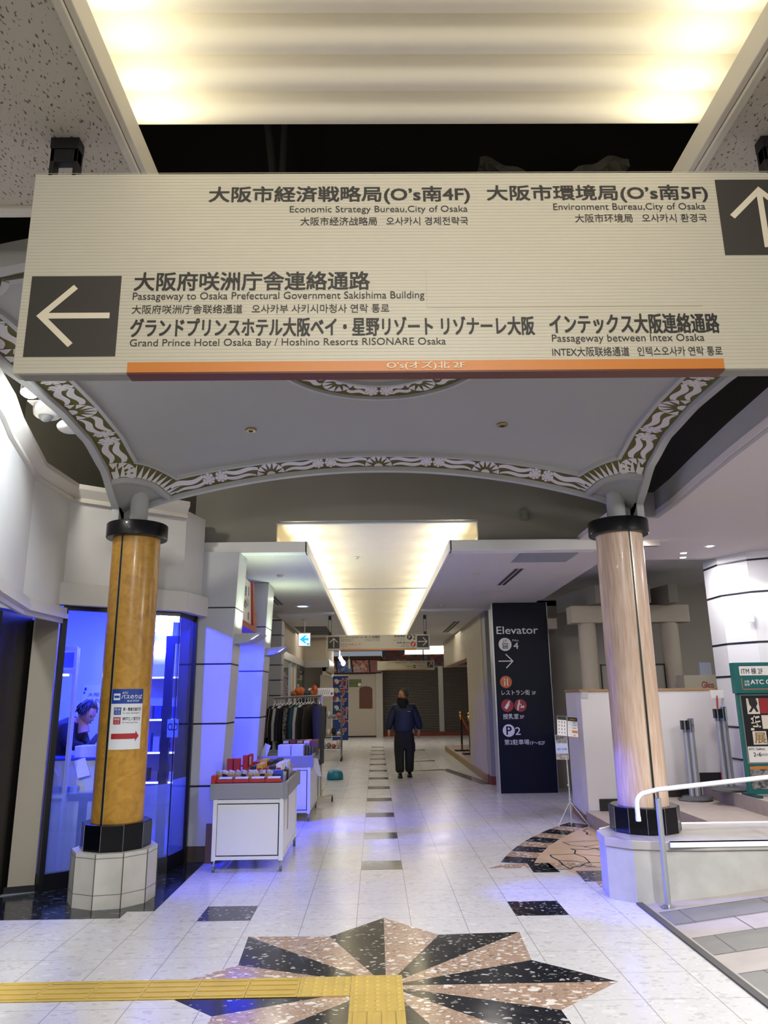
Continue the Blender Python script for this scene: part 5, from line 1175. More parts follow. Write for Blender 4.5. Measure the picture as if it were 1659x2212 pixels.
b = MB(); b.grid(nw, 32, 8); b.build('neck_warmer', nwm, man, smooth=70, solid=.012, recalc=False)
V, E = [], []
V.append(P(0,.0,1.08,(.19,.13))); chain(V,E,[P(0,.0,.80,(.215,.15))],0)
for sg, y1, y2 in ((-1,-.02,-.06),(1,.04,.09)):
    chain(V,E,[P(sg*.110,y1*.5,.62,(.128,.13)),P(sg*.105,y1,.42,(.098,.108)),P(sg*.100,y2*.8,.20,(.093,.10)),P(sg*.098,y2,.07,(.098,.105))],1)
skin('trousers', V, E, tm, man)
b = MB(); b.box(mx+.185,mx+.225,my-.06,my+.10,.50,.68); b.build('cargo_pocket', tm, man, bevel=.012)
sh = mat('shoe_black', '#0b0a0a', .4)
for sg, y2 in ((-1,-.08),(1,.08)):
    V, E = [], []; V.append(P(sg*.098,y2+.05,.055,(.045,.05))); chain(V,E,[P(sg*.10,y2-.05,.05,(.048,.044)),P(sg*.105,y2-.15,.036,(.046,.034)),P(sg*.108,y2-.19,.030,(.035,.024))],0)
    s_ = skin('shoe', V, E, sh, man); b = MB(); b.prism([(mx+sg*.10+x,my+y2+y) for x, y in ((-.048,.09),(-.052,-.05),(-.045,-.17),(0,-.215),(.05,-.17),(.055,-.05),(.045,.09))], .0, .02); b.build('sole', mat('sole_black', '#050505', .6), s_)
b = MB(); b.tube([(mx+.19,my-.13,.955),(mx+.205,my-.15,.90),(mx+.185,my-.15,.865),(mx+.17,my-.14,.90),(mx+.185,my-.13,.94)], .004, 6); b.build('key_chain', steel, man, smooth=True)
b = MB(); b.box(mx+.075,mx+.13,my-.176,my-.168,1.292,1.301); b.build('chest_logo', mat('logo_grey', '#9aa0ab', .5), man)
# the person bending over the shop counter
sx, sy = -3.27, 8.16
wk = thing('person', 'person in a dark sweater bending over the counter inside the blue shop', 'person', (sx-.12,sy+.05,0))
def Q(x, y, z, r): return (sx+x, sy+y, z, r)
V, E = [], []
V.append(Q(-.16,.05,.92,(.12,.15))); chain(V,E,[Q(-.13,.04,1.08,(.10,.15)),Q(-.06,.02,1.24,(.11,.165)),Q(.04,0,1.36,(.09,.15)),Q(.12,-.01,1.42,.055)],0)
for sg in (-1, 1):
    a = chain(V,E,[Q(.06,sg*.16,1.33,.058),Q(.13,sg*.19-.03,1.16,.044),Q(.235,sg*.09-.05,1.125,.033),Q(.275,sg*.06-.05,1.12,.027)],3)
    hand(V,E,a,(sx+.275,sy+sg*.06-.05,1.12),(1,-.15*sg,-.12),(0,-sg,.3),curl=.6)
    chain(V,E,[Q(-.15,sg*.09,.80,.085),Q(-.13,sg*.10,.45,.06),Q(-.16,sg*.10,.10,.045),Q(-.06,sg*.11,.04,.035)],0)
skin('body', V, E, mat('skin_pale', '#b98a6c', .5), wk)
head(wk, (sx+.205,sy-.02,1.472), -.25, .50, 1.0, mat('skin_pale', '#b98a6c', .5), hairb)
hb = MB()
rnd = random.Random(4)
for i in range(60):
    a = rnd.uniform(1.1, 2*PI-1.1); ph = rnd.uniform(.1, 1.5); Rh = Matrix.Rotation(-.25, 3, 'Z') @ Matrix.Rotation(.50, 3, 'Y'); cc = Vector((sx+.205,sy-.02,1.472))
    p = Vector((.108*math.sin(ph)*math.cos(a)-.006, .088*math.sin(ph)*math.sin(a), .132*math.cos(ph))); t_ = Vector((math.cos(a)*.03+.02, math.sin(a)*.03, -.045))
    hb.tube([cc+Rh@p, cc+Rh@(p*1.05+t_*.5), cc+Rh@(p*1.03+t_)], [.014,.010,.002], 5)
hb.build('hair_locks', hairb, wk, smooth=True)
V, E = [], []
V.append(Q(-.17,.05,.90,(.15,.185))); chain(V,E,[Q(-.145,.04,1.06,(.135,.19)),Q(-.07,.02,1.23,(.14,.20)),Q(.03,0,1.345,(.115,.17)),Q(.095,-.01,1.395,.072)],0)
for sg in (-1, 1): chain(V,E,[Q(.055,sg*.165,1.32,.085),Q(.13,sg*.19-.03,1.165,.068),Q(.215,sg*.10-.05,1.135,.05),Q(.25,sg*.075-.05,1.13,.045)],3)
skin('sweater', V, E, mat('sweater_dark', '#10131f', .8, bump=.2, bscale=60), wk)
V, E = [], []; V.append(Q(-.16,.05,.92,(.14,.17)))
for sg in (-1, 1): chain(V,E,[Q(-.15,sg*.09,.76,.10),Q(-.13,sg*.10,.45,.08),Q(-.155,sg*.10,.10,.07)],0)
skin('trousers', V, E, tm, wk)
for sg in (-1, 1):
    V, E = [], []; V.append(Q(-.19,sg*.10,.05,.045)); chain(V,E,[Q(-.10,sg*.105,.045,.045),Q(-.0,sg*.11,.03,.034)],0); skin('shoe', V, E, sh, wk)
t = thing('tablet', 'grey tablet held by the person bending over the shop counter', 'tablet', (sx+.36,sy-.07,1.17))
Rt = Matrix.Rotation(-.9, 3, 'Y'); b = MB(); b.obox((sx+.33,sy-.06,1.205),(.15,.20,.012), Rt); b.build('body', mat('tablet_grey', '#4a5160', .4), t, bevel=.003)
b = MB(); b.obox((sx+.326,sy-.06,1.212),(.135,.18,.004), Rt); b.build('screen', mat('tablet_screen', '#8d97c4', .2), t)
# ================================================================ LEFT SIDE OF THE CORRIDOR
pil = mat('pillar_panel', '#b4b5b9', .38, noise=.04, scale=2); pilb = mat('pillar_base', '#4a3f36', .5, noise=.2, scale=8); jl = mat('pillar_joint', '#0a0a0c', .5)
def pillar(y0, y1, xl, lab):
    t = thing('pillar', lab, 'pillar', (-1.75,(y0+y1)/2,0))
    def xr(z): return -1.66+.16*min(1, z/3.19)**.8
    zs = [.15,.715,.735,1.337,1.355,1.955,1.973,2.562,2.578,3.19]
    for i in range(0, len(zs)-1):
        z0, z1 = zs[i], zs[i+1]; jt = i % 2 == 1; ins = .006 if jt else 0
        vs = [(xl,y0+ins,z0),(xr(z0)-ins,y0+ins,z0),(xr(z0)-ins,y1,z0),(xl,y1,z0),(xl,y0+ins,z1),(xr(z1)-ins,y0+ins,z1),(xr(z1)-ins,y1,z1),(xl,y1,z1)]
        bb = MB(); bb.add(vs, [(0,3,2,1),(4,5,6,7),(0,1,5,4),(1,2,6,5),(2,3,7,6),(3,0,4,7)]); bb.build('joint' if jt else 'panel', jl if jt else pil, t)
    bb = MB(); bb.box(xl,-1.67,y0+.012,y1-.01,0,.15); bb.build('base', pilb, t)
    return t
pillar(8.11, 8.60, -1.93, 'pale panelled pillar beside the blue shop, behind the front sales cart')
pillar(10.42, 11.0, -2.05, 'pale panelled pillar behind the second sales cart, beside the clothes rack')
b = MB(); b.box(-1.985,-1.90,8.6,10.42,2.45,3.19); b.box(-1.985,-1.93,8.6,10.42,0,.14); struct(b.build('wall_between_pillars', mat('recess_grey', '#77736c', .7)))
w3 = bpy.data.objects.new('window_3', None); C.objects.link(w3); w3.location = (-1.96,9.5,0); struct(w3); ROOT[w3.name] = Matrix.Translation(w3.location)
b = MB(); b.box(-1.965,-1.957,8.6,10.42,.14,2.45); b.build('pane', gl, w3)
sc = mat('sconce_grey', '#a3a5a8', .45); scl = mat('sconce_lens', '#dfe2ff', .3, emit=1.2)
def sconce(y0, lab):
    t = thing('wall_lamp', lab, 'lamp', (-1.52,y0,2.2), 'wedge wall lamps on the pillars')
    bb = MB(); prof = [(-1.55,2.285),(-1.24,2.300),(-1.26,2.275),(-1.33,2.225),(-1.43,2.19),(-1.55,2.18)]
    bb.extr([(x,y0+.06,z) for x, z in prof], (0,.40,0)); bb.build('bowl', sc, t, bevel=.004)
    bb = MB(); bb.extr([(-1.30,y0+.05,2.262),(-1.27,y0+.05,2.275),(-1.33,y0+.05,2.235),(-1.36,y0+.05,2.222)], (0,.008,0)); bb.build('slot', scl, t)
    area('sconce_light', (-1.34,y0+.26,2.33), (-1.2,y0+.26,3.2), .16, 4, (.80,1,.72))
sconce(8.11, 'grey wedge shaped wall lamp on the side of the first pale pillar'); sconce(10.44, 'grey wedge shaped wall lamp on the side of the second pale pillar')
# shop board between the pillars
t = thing('shop_board', 'white projecting shop board with red wooden edges between the two pale pillars', 'sign', (-1.6,9.3,2.4))
b = MB(); b.box(-1.90,-1.72,8.9,8.95,2.7,2.75); b.box(-1.90,-1.72,9.4,9.45,2.7,2.75); b.build('bracket', steel, t)
b = MB(); b.box(-1.72,-1.60,8.72,9.62,2.52,3.05); b.build('board', mat('board_white', '#cfcac2', .5), t)
redw = mat('red_wood', '#8f2a16', .5, noise=.2, scale=8)
b = MB(); b.extr([(-1.73,9.48,3.06),(-1.73,9.58,3.06),(-1.73,9.75,2.70),(-1.73,9.88,2.70),(-1.73,9.88,2.44),(-1.73,8.72,2.44),(-1.73,8.72,2.51),(-1.73,9.62,2.51)], (.16,0,0)); b.build('edge', redw, t)
f = frame((-1.599,0,0), (0,1,0), (0,0,1)); inkk = mat('board_ink', '#23222a', .5)
text('豊', 9.05,9.22,2.84,2.96, inkk, t, f, .02); text('め', 9.05,9.22,2.68,2.80, inkk, t, f, .02); text('い', 9.25,9.38,2.72,2.82, inkk, t, f, .02)
flat(f, [rect(9.32,9.38,2.86,2.98), rect(9.40,9.43,2.56,2.66)], mat('board_blue', '#2a3a8a', .5), t, 'print')
flat(f, rect(9.34,9.40,2.57,2.66), mat('board_red', '#a82a22', .5), t, 'print')
b = MB(); b.box(-1.9,-1.72,12.0,12.1,1.0,2.3); tag(b.build('timber_strip', mat('dark_timber', '#4a2a18', .6), None), 'dark red timber strip beside the slatted grey column', 'strip')
# slatted column, beige shop fascia, windows and doors further down
sl = mat('slat_grey', '#8e8d90', .45)
t = thing('column', 'grey slatted square column further down the corridor on the left', 'column', (-1.9,14.0,0))
for i in range(11):
    z0 = .02+i*.272
    bb = MB(); bb.box(-2.10,-1.72,13.8,14.2,z0,z0+.255); bb.build('slat_block', sl, t, bevel=.006)
bb = MB(); bb.box(-2.08,-1.74,13.82,14.18,0,3.02); bb.build('core', jl, t)
b = MB(); b.box(-2.05,-1.95,14.2,20.6,2.45,3.2); b.box(-2.05,-1.35,20.6,20.7,2.50,3.2); b.box(-1.45,-1.35,20.7,24.5,2.2,3.2); struct(b.build('wall_shopfront', wl))
b = MB(); b.box(-2.0,-1.90,14.2,20.6,2.40,2.56); b.box(-2.0,-1.25,20.5,20.75,2.40,2.58); b.box(-1.46,-1.28,20.7,23.5,2.30,2.62); struct(b.build('trim_15', mat('fascia_metal', '#a8a49c', .3, metal=.4)))
b = MB(); b.box(-3.6,-3.5,14.2,33,0,3.2); struct(b.build('wall_shop_back', mat('shop_back', '#9a958c', .7)))
alu = mat('aluminium', '#a5a39e', .35, metal=.4)
w2 = bpy.data.objects.new('window_2', None); C.objects.link(w2); w2.location = (-1.95,17,0); struct(w2); ROOT[w2.name] = Matrix.Translation(w2.location)
b = MB()
for y in (14.3,15.7,17.2,18.4): b.box(-1.98,-1.92,y-.04,y+.04,0,2.42)
b.box(-1.97,-1.93,14.3,18.4,.0,.12); b.box(-1.97,-1.93,14.3,18.4,1.30,1.36); b.build('frame', alu, w2)
for y0, y1 in ((14.34,15.66),(15.74,17.16),(17.24,18.36)):
    b = MB(); b.box(-1.953,-1.947,y0,y1,.1,2.4); b.build('pane', gl, w2)
d2 = bpy.data.objects.new('door_2', None); C.objects.link(d2); d2.location = (-1.95,19.4,0); struct(d2); ROOT[d2.name] = Matrix.Translation(d2.location)
b = MB(); b.box(-1.98,-1.92,18.5,18.6,0,2.4); b.box(-1.98,-1.92,20.4,20.5,0,2.4); b.box(-1.98,-1.92,18.5,20.5,2.28,2.4); b.build('frame', mat('dark_bronze', '#16130f', .4), d2)
b = MB(); b.box(-1.953,-1.947,18.6,20.4,.05,2.28); b.build('pane', gl, d2)
area('shop_interior_light', (-2.7,17,3.1), (-2.7,17,0), 1.2, 40, (.95,.97,1), 4)
for y in (15.3, 16.9, 18.2): simple('shop_spot', lambda b: (b.sph((-2.6,y,2.9),.07), b.cyl((-2.6,y,2.93),(-2.6,y,3.205),.012)), mat('spot_white', '#ffffff', .3, emit=6), 'small bright lamp inside the left shop, %s' % {15.3:'nearest', 16.9:'middle', 18.2:'farthest'}[y], 'lamp', 'lamps inside the left shop')
for i, (y, c) in enumerate(((17.5,'#b9b3a8'),(17.8,'#b3822f'),(18.1,'#b9b3a8'))):
    simple('hanging_poster', lambda b: b.box(-1.945,-1.938,y,y+.2,1.75,2.3), mat('poster_tone_%d' % (i % 2), c, .6), ('pale narrow poster on the shop glass, left of the amber one','amber narrow poster hanging on the shop glass','pale narrow poster on the shop glass, right of the amber one')[i], 'poster', 'narrow posters on the shop glass')
# ---- sales carts
cartw = mat('cart_white', '#d0d0d2', .4); cartg = mat('cart_grey', '#8f9092', .3, metal=.3)
def make_cart(lab, loc, dz=0):
    X, Y = loc; t = thing('sales_cart', lab, 'cart', (X,Y,0), 'white sales carts in the corridor')
    x0, x1, y0, y1 = X-.32, X+.32, Y-.61, Y+.61
    before = set(C.objects)
    bb = MB()
    bb.box(x0-.04,x1+.04,y0-.03,y0+.0,.655,.80); bb.box(x0-.04,x1+.04,y1,y1+.03,.655,.80); bb.box(x0-.05,x0-.02,y0-.03,y1+.03,.655,.80); bb.box(x1+.02,x1+.05,y0-.03,y1+.03,.655,.80); bb.box(x0-.03,x1+.03,y0,y1,.74,.755)
    bb.build('tray', cartg, t, bevel=.004)
    bb = MB()
    for x in (x0-.053, x1+.018):
        for y in (y0-.034, y1-.0): bb.box(x,x+.036,y,y+.036,.65,.806)
    bb.build('corner_caps', mat('cap_clear', '#7d8288', .2), t, bevel=.003)
    for x in (x0, x1):
        for y in (y0, y1):
            bb = MB(); bb.box(x-.02,x+.02,y-.02,y+.02,.10,.66); bb.build('leg', cartw, t, bevel=.003)
            w = MB(); w.cyl((x,y,.10),(x,y,.075),.018); w.box(x-.014,x+.014,y-.01,y+.03,.05,.08); o = w.build('caster', chrome, t, smooth=30)
            w = MB(); w.cyl((x-.011,y+.012,.028),(x+.011,y+.012,.028),.028,n=20); w.build('wheel', mat('caster_grey', '#5f6163', .5), o, smooth=40)
    bb = MB(); bb.box(x0,x1,y0-.014,y0+.014,.11,.14); bb.box(x0,x1,y1-.014,y1+.014,.11,.14); bb.box(x0-.014,x0+.014,y0,y1,.11,.14); bb.box(x1-.014,x1+.014,y0,y1,.11,.14); bb.box(x0,x1,y0-.014,y0+.014,.615,.65); bb.build('rails', cartw, t)
    bb = MB(); bb.box(x0+.024,x1-.030,y0-.016,y0-.008,.150,.606); bb.build('front_panel', cartw, t, bevel=.003)
    bb = MB(); bb.box(x0+.02,x1-.02,y0+.01,y0+.02,.14,.63); bb.box(x0+.03,x0+.035,y0+.02,y1-.02,.14,.63); bb.build('shade_sheets', mat('cart_shade', '#15161a', .7), t)  # dark sheets painting in the shade inside the cart frame
    bb = MB(); bb.box(x1+.004,x1+.012,y0+.04,y1-.04,.15,.645); bb.build('side_panel', cartw, t)
    if dz:
        for o in set(C.objects)-before:
            if o.type == 'MESH':
                for v in o.data.vertices: v.co.z += dz*min(1, max(0, (v.co.z-.2)/.4))
    return t
c1 = make_cart('white sales cart with a red edged tray of packets, nearest in the corridor', (-1.24, 8.25))
c2 = make_cart('white sales cart with pale boxes standing before the clothes rack', (-1.23, 11.15), .037)
simple('tape_strip', lambda b: b.box(-.874,-.868,7.72,7.76,.36,.78), mat('tape_tan', '#8f7a5c', .6), 'tan paper strip hanging down the side of the nearest sales cart', 'strip')
simple('cardboard', lambda b: b.box(-1.73,-1.62,8.04,8.07,.0,.37), mat('cardboard', '#6b5138', .7), 'brown cardboard leaning between the first pillar and the nearest cart', 'cardboard')
# goods on the first cart
gr = mat('goods_red', '#a3231c', .45); gbx = mat('goods_blue', '#1f3fa8', .45); gw = mat('goods_white', '#cfcdc9', .5); gy = mat('goods_yellow', '#c79a2c', .5); gd = mat('goods_dark', '#2a1d18', .5)
bag = mat('goods_bag', '#7f8496', .15, spec=.8, col2='#b9b4a8', scale=30); tan = mat('goods_tan', '#b08a5a', .5)
ordn = ['first','second','third','fourth','fifth','sixth','seventh','eighth','ninth','tenth','eleventh','twelfth']
for i in range(4):
    x0 = -1.555+.158*i
    t = thing('price_tray', 'red fronted shallow tray with a white card on the nearest cart, %s from the left' % ordn[i], 'tray', (x0+.075,7.7,.80), 'red trays along the front of the nearest cart')
    b = MB(); b.box(x0,x0+.153,7.62,7.64,.80,.835); b.box(x0,x0+.153,7.62,7.80,.80,.806); b.build('tray', gr, t); b = MB(); b.extr([(x0+.015,7.645,.838),(x0+.14,7.645,.838),(x0+.14,7.70,.850),(x0+.015,7.70,.850)], (0,0,.003)); b.build('card', gw, t)
b = MB(); b.box(-1.605,-1.565,7.60,7.72,.80,.875); tag(b.build('red_box', gr, None, bevel=.003), 'small red box at the front left corner of the nearest cart', 'box')
rnd = random.Random(5)
for i in range(9):
    x = -1.56+.062*i; y = 7.74
    t = thing('snack_packet', 'clear snack packet standing in the front row of the nearest cart, %s from the left' % ordn[i], 'packet', (x,y,.81), 'clear snack packets on the nearest cart')
    b = MB(); R_ = Matrix.Rotation(rnd.uniform(-.5,.5), 3, 'Y') @ Matrix.Rotation(.3, 3, 'X'); b.obox((x,y,.865),(.064,.026,.10),R_); b.build('bag', bag, t, bevel=.012)
    b = MB(); b.obox(Vector((x,y,.865))+R_@Vector((0,-.0135,-.012)),(.046,.006,.055),R_); b.build('snack', [tan, gd, tan][i % 3], t, bevel=.002)
def goods(n, x0, x1, y0, y1, z0, z1, m, lab, band=None, group='boxed goods on the nearest cart', bm=None):
    t = thing(n, lab, 'box', ((x0+x1)/2,(y0+y1)/2,z0), group)
    b = MB(); b.box(x0,x1,y0,y1,z0,z1); b.build('carton', m, t, bevel=.003)
    if band: b = MB(); b.box(x0+.008,x1-.008,y0-.0015,y0,z0+(z1-z0)*band[0],z0+(z1-z0)*band[1]); b.build('print', bm or gw, t)
    return t
goods('tall_box', -1.535,-1.475,8.0,8.10,.76,1.0, gr, 'tall red box at the left end of the back row of the nearest cart', (.05,.35))
goods('tall_box', -1.465,-1.405,8.0,8.10,.76,1.0, gr, 'tall red box, second from the left in the back row of the nearest cart', (.05,.35))
goods('tall_box', -1.40,-1.35,8.15,8.25,.76,1.02, gr, 'tall red box behind the other two, yellow at its foot', (0,.3), bm=gy)
goods('tall_box', -1.345,-1.31,8.2,8.3,.76,1.03, gr, 'slim red box beside the yellow footed box on the nearest cart', (.6,.9), bm=bag)
goods('blue_box', -1.565,-1.49,7.86,7.96,.76,.885, gbx, 'blue box below the tall red boxes, leftmost')
goods('blue_box', -1.485,-1.41,7.86,7.96,.76,.885, gbx, 'blue box below the tall red boxes, second from the left')
goods('blue_box', -1.17,-1.055,7.78,7.88,.80,.90, gbx, 'blue box with round dark prints at the front right of the nearest cart, left one', (.4,.62), bm=gd)
goods('blue_box', -1.05,-.94,7.78,7.88,.80,.90, gbx, 'blue box with round dark prints at the front right of the nearest cart, right one', (.4,.62), bm=gd)
for i in range(6):
    x = -1.36+.065*i
    goods('flat_box', x,x+.06,8.0+.03*(i % 2),8.35,.76,.90+.02*((i*7) % 3), [gr,gd,gy,gr,gd,gw][i], '%s flat box in the middle of the nearest cart, %s from the left' % (['red','dark','yellow','red','dark','white'][i], ordn[i]), (.5,.8), bm=[gy,gw,gr,gw,gy,gr][i])
for i in range(5):
    x = -1.34+.075*i
    goods('carton', x,x+.07,8.45,8.78,.76,.93+.015*(i % 2), [gr,gy,gd,gd,gw][i], '%s carton at the back of the nearest cart, %s from the left' % (['red','yellow','black','dark brown','white'][i], ordn[i]), (.4,.7), bm=[gw,gr,gy,gw,gd][i])
for i in range(4):
    goods('cellophane_pack', -1.03+.03*i,-.935,8.0+.2*i,8.12+.2*i,.76,.86+.01*i, [bag,gd,bag,tan][i], '%s pack along the right side of the nearest cart, %s from the front' % (['silvery','dark','clear','tan'][i], ordn[i]))
# goods on the second cart
pbx = mat('goods_pale_box', '#c4c7d6', .5); brn = mat('goods_brown', '#5b4636', .5); slv = mat('goods_silver', '#85868c', .2, metal=.7)
G2 = 'goods on the second cart'
goods('pale_box', -1.36,-1.185,10.72,10.95,.79,.965, pbx, 'pale box at the front of the second cart, left one', group=G2); goods('pale_box', -1.175,-1.01,10.72,10.95,.79,.965, pbx, 'pale box at the front of the second cart, right one', group=G2)
for i in range(5):
    goods('brown_pack', -1.34+.1*i,-1.25+.1*i,11.1,11.5,.79,1.0, [brn,gd,brn,tan,brn][i], '%s pack behind the pale boxes of the second cart, %s from the left' % (['brown','dark','brown','tan','brown'][i], ordn[i]), (.85,1.0), bm=[gw,gr,gy,gw,gr][i], group=G2)
for i in range(4):
    goods('silver_pack', -1.02+.035*i,-.99+.035*i,10.8+.05*i,11.3,.79,.96-.012*i, slv, 'silvery pack on the right of the second cart, %s from the left' % ordn[i], group=G2)
b = MB(); b.extr([(-1.58,10.60,.83),(-1.50,10.58,.80),(-1.44,10.58,.97),(-1.52,10.60,1.0)], (0,.02,0)); tag(b.build('price_board', pbx, None), 'tilted pale board at the left front corner of the second cart', 'board')
b = MB(); b.extr([(-.875,10.70,.80),(-.80,10.69,.78),(-.75,10.69,.55),(-.80,10.70,.56),(-.86,10.70,.66)], (0,.004,0)); tag(b.build('hanging_leaflet', paper, None), 'white leaflet hanging from the side of the second cart', 'leaflet')
# ---- clothes rack
rk = thing('clothes_rack', 'long metal clothes rack on castors with garments hanging from it behind the second cart', 'rack', (-1.25,12.45,0))
A_, B_ = Vector((-1.70,12.78,1.60)), Vector((-.86,12.20,1.63)); dr = (B_-A_).normalized(); pr = Vector((-dr.y,dr.x,0)).normalized()
b = MB(); b.tube([A_,B_], .018, 10); b.build('rail', steel, rk, smooth=True)
for p, nm_ in ((A_,'l'),(B_,'r')):
    b = MB(); b.tube([p,(p.x,p.y,.10)], .016, 10); b.build('post', mat('rack_cream', '#b6ae9c', .4), rk, smooth=True)
    q0, q1 = p-pr*.28, p+pr*.28; b = MB(); b.tube([(q0.x,q0.y,.10),(q1.x,q1.y,.10)], .015, 8); fb = b.build('foot_bar', mat('rack_cream', '#b6ae9c', .4), rk, smooth=True)
    for q in (q0,q1):
        b = MB(); b.cyl((q.x-.012,q.y,.035),(q.x+.012,q.y,.035),.035,n=16); b.box(q.x-.008,q.x+.008,q.y-.01,q.y+.01,.03,.1); b.build('caster', mat('caster_black', '#1a1a1c', .5), fb, smooth=40)
def garment(u, w, L, th, m, lab, extra=None, drop=.115, tw=0):
    p = A_.lerp(B_, u); ax = (Matrix.Rotation(tw, 3, 'Z')@pr).normalized(); tx = Vector((-ax.y,ax.x,0))
    t = thing('garment', lab, 'garment', (p.x,p.y,p.z-.05), 'garments on the clothes rack')
    b = MB(); top = p.z-drop
    b.tube([p+Vector((0,0,.02)), p+Vector((0,0,-.06)), p+ax*.02+Vector((0,0,-.10))], .006, 6); b.tube([p-ax*.19+Vector((0,0,-.20)), p+Vector((0,0,-.09)), p+ax*.19+Vector((0,0,-.20))], .009, 6); b.build('hanger', mat('hanger_white', '#c9c7c4', .4), t, smooth=True)
    b = MB(); nu, nv = 20, 12
    def f(a, v):
        ang = 2*PI*a; z = top-L*v; ww = w*(.30+.20*min(1, v/.12)+.04*math.sin(v*3)) if v < .12 else w*(.50+.05*v)
        t2 = th*(.35+.65*min(1, v/.1))*(1+.25*math.sin(ang*3+v*2)*.6)
        return tuple(Vector((p.x,p.y,0))+ax*(ww*math.cos(ang))+tx*(t2*.5*math.sin(ang)*(1+.15*math.cos(ang*5)))+Vector((0,0,z+(-.02*abs(math.cos(ang)) if v < .1 else 0))))
    b.grid(f, nu, nv); b.build('cloth', m, t, smooth=60, recalc=False)
    for sg in (1,-1):
        b = MB(); s0 = Vector((p.x,p.y,top-.06))+ax*(sg*w*.44); b.tube([s0, s0+ax*sg*.045+Vector((0,0,-.24)), s0+ax*sg*.05+Vector((0,0,-.50*min(1, L/.7)))], [th*.6,th*.55,th*.42], 10); b.build('sleeve', m, t, smooth=True)
    return t, p, ax, tx, top
cb = mat('cloth_black', '#0b0b0e', .85); cbl = mat('cloth_navy', '#141a2c', .85); cwh = mat('cloth_white', '#b5b2b0', .8); ctl = mat('cloth_teal', '#214654', .85); cbr = mat('cloth_brown', '#332a24', .85); cgr = mat('cloth_grey', '#2a2a31', .85)
cch = mat('cloth_check', '#131315', .85, col2='#8d8b88', scale=26)
GL = [(.03,cb,.50,.90,.06,'black garment at the far left end of the rack'),(.10,cwh,.44,.62,.04,'pale short garment, second from the left on the rack'),(.15,cb,.5,.85,.05,'black garment next to the long white one, left of it'),(.22,cwh,.5,.98,.06,'long white garment with two dark hearts'),
      (.30,cbl,.5,.88,.07,'navy garment with a grey patch'),(.37,cb,.5,.84,.05,'black garment between the navy one and the black and white one'),(.46,cch,.5,.90,.07,'black and white patterned garment in the middle of the rack'),(.53,cbl,.48,.8,.05,'dark blue garment left of the teal one'),(.585,ctl,.5,.92,.07,'teal garment with a white tassel'),
      (.66,cwh,.5,.92,.06,'white garment right of the teal one'),(.72,cbr,.5,.90,.05,'dark brown garment right of the white one'),(.77,cb,.5,.86,.06,'black garment with a small white tag'),(.83,cbr,.48,.84,.05,'brown black garment next to the dark grey jacket'),(.96,cgr,.62,.92,.13,'dark grey padded jacket at the right end of the rack')]
for i, (u, m, w, L, th, lab) in enumerate(GL):
    t, p, ax, tx, top = garment(u, w, L, th, m, lab, tw=(.55 if i == 13 else 0))
    if i == 3:
        for z in (.95,.78):
            b = MB(); c0 = Vector((p.x,p.y,z))-ax*.262; b.sph(c0,.012,.02,.02,8,6); b.build('heart', cb, t, smooth=True)
    if i == 4: b = MB(); b.obox((Vector((p.x,p.y,1.0))-ax*.235),(.03,.09,.2), rz=math.atan2(dr.y,dr.x)); b.build('patch', mat('patch_grey', '#6f6862', .8), t, bevel=.01)
    if i == 8: b = MB(); c0 = Vector((p.x,p.y,.86))-ax*.27; b.sph(c0,.03); b.sph(c0+Vector((0,0,-.07)),.032); b.tube([c0,c0+Vector((0,0,.12))],.006); b.build('tassel', cwh, t, smooth=True)
    if i == 11: b = MB(); b.obox(Vector((p.x,p.y,1.36))-ax*.20,(.02,.02,.05)); b.build('tag', cwh, t)
# things on and behind the rack
simple('rack_shelf', lambda b: b.box(-1.52,-.95,12.75,13.1,1.60,1.62), mat('shelf_board', '#8f8a80', .5), 'grey shelf board behind the clothes rack carrying orange bags', 'shelf')
for x in (-1.50,-.97): simple('shelf_post', lambda b: b.box(x-.015,x+.015,12.9,12.93,0,1.6), steel, 'metal post under the shelf board behind the rack, %s' % ('left one' if x < -1.2 else 'right one'), 'post', 'posts of the shelf board')
og = mat('bag_orange', '#b8621c', .6, col2='#8a2a16', scale=18)
simple('cloth_bag', lambda b: (b.sph((-1.28,12.85,1.69),.10,.09,.09), b.sph((-1.34,12.85,1.66),.07,.07,.05)), og, 'orange patterned bag on the shelf board, left one', 'bag', smooth=True)
simple('cloth_bag', lambda b: (b.sph((-1.03,12.85,1.71),.055,.06,.10), b.sph((-1.07,12.85,1.68),.05,.06,.06)), og, 'orange patterned bag on the shelf board, right one', 'bag', smooth=True)
simple('cloth_bag', lambda b: b.sph((-1.16,12.85,1.67),.07,.06,.055), mat('bag_teal', '#1f3a42', .7), 'dark teal bag lying between the two orange bags', 'bag', smooth=True)
simple('black_bag', lambda b: b.sph((-1.20,12.6,1.47),.11,.05,.13), cb, 'black bag hanging behind the teal garment on the rack', 'bag', smooth=True)
t = thing('notice_card', 'long white card with grey stripes and a red dot above the clothes rack', 'card', (-.95,13.12,1.62))
b = MB(); b.box(-1.16,-.72,13.12,13.14,1.62,1.76); b.build('card', paper, t); f = frame((0,13.119,0)); flat(f, [bar(-1.10+.035*i,1.65,-1.07+.035*i,1.735,.008) for i in range(9)], mat('stripe_grey', '#77736e', .6), t, 'stripes'); flat(f, circ(-.755,1.665,.02,16), gr, t, 'dot')
simple('blue_bin', lambda b: b.grid(lambda u, v: (-.83+.16*math.cos(2*PI*u)*math.sin(PI/2*v)**.7, 15.7+.15*math.sin(2*PI*u)*math.sin(PI/2*v)**.7, .008+.175*math.cos(PI/2*v)**.6), 28, 12), mat('bin_teal', '#17788f', .35), 'low rounded blue plastic cover lying on the corridor floor by the rack', 'cover', solid=.012, smooth=60)
t = thing('wire_cart', 'silver wire shelf cart loaded with goods at the end of the left shops', 'cart', (-1.15,20.1,0))
b = MB()
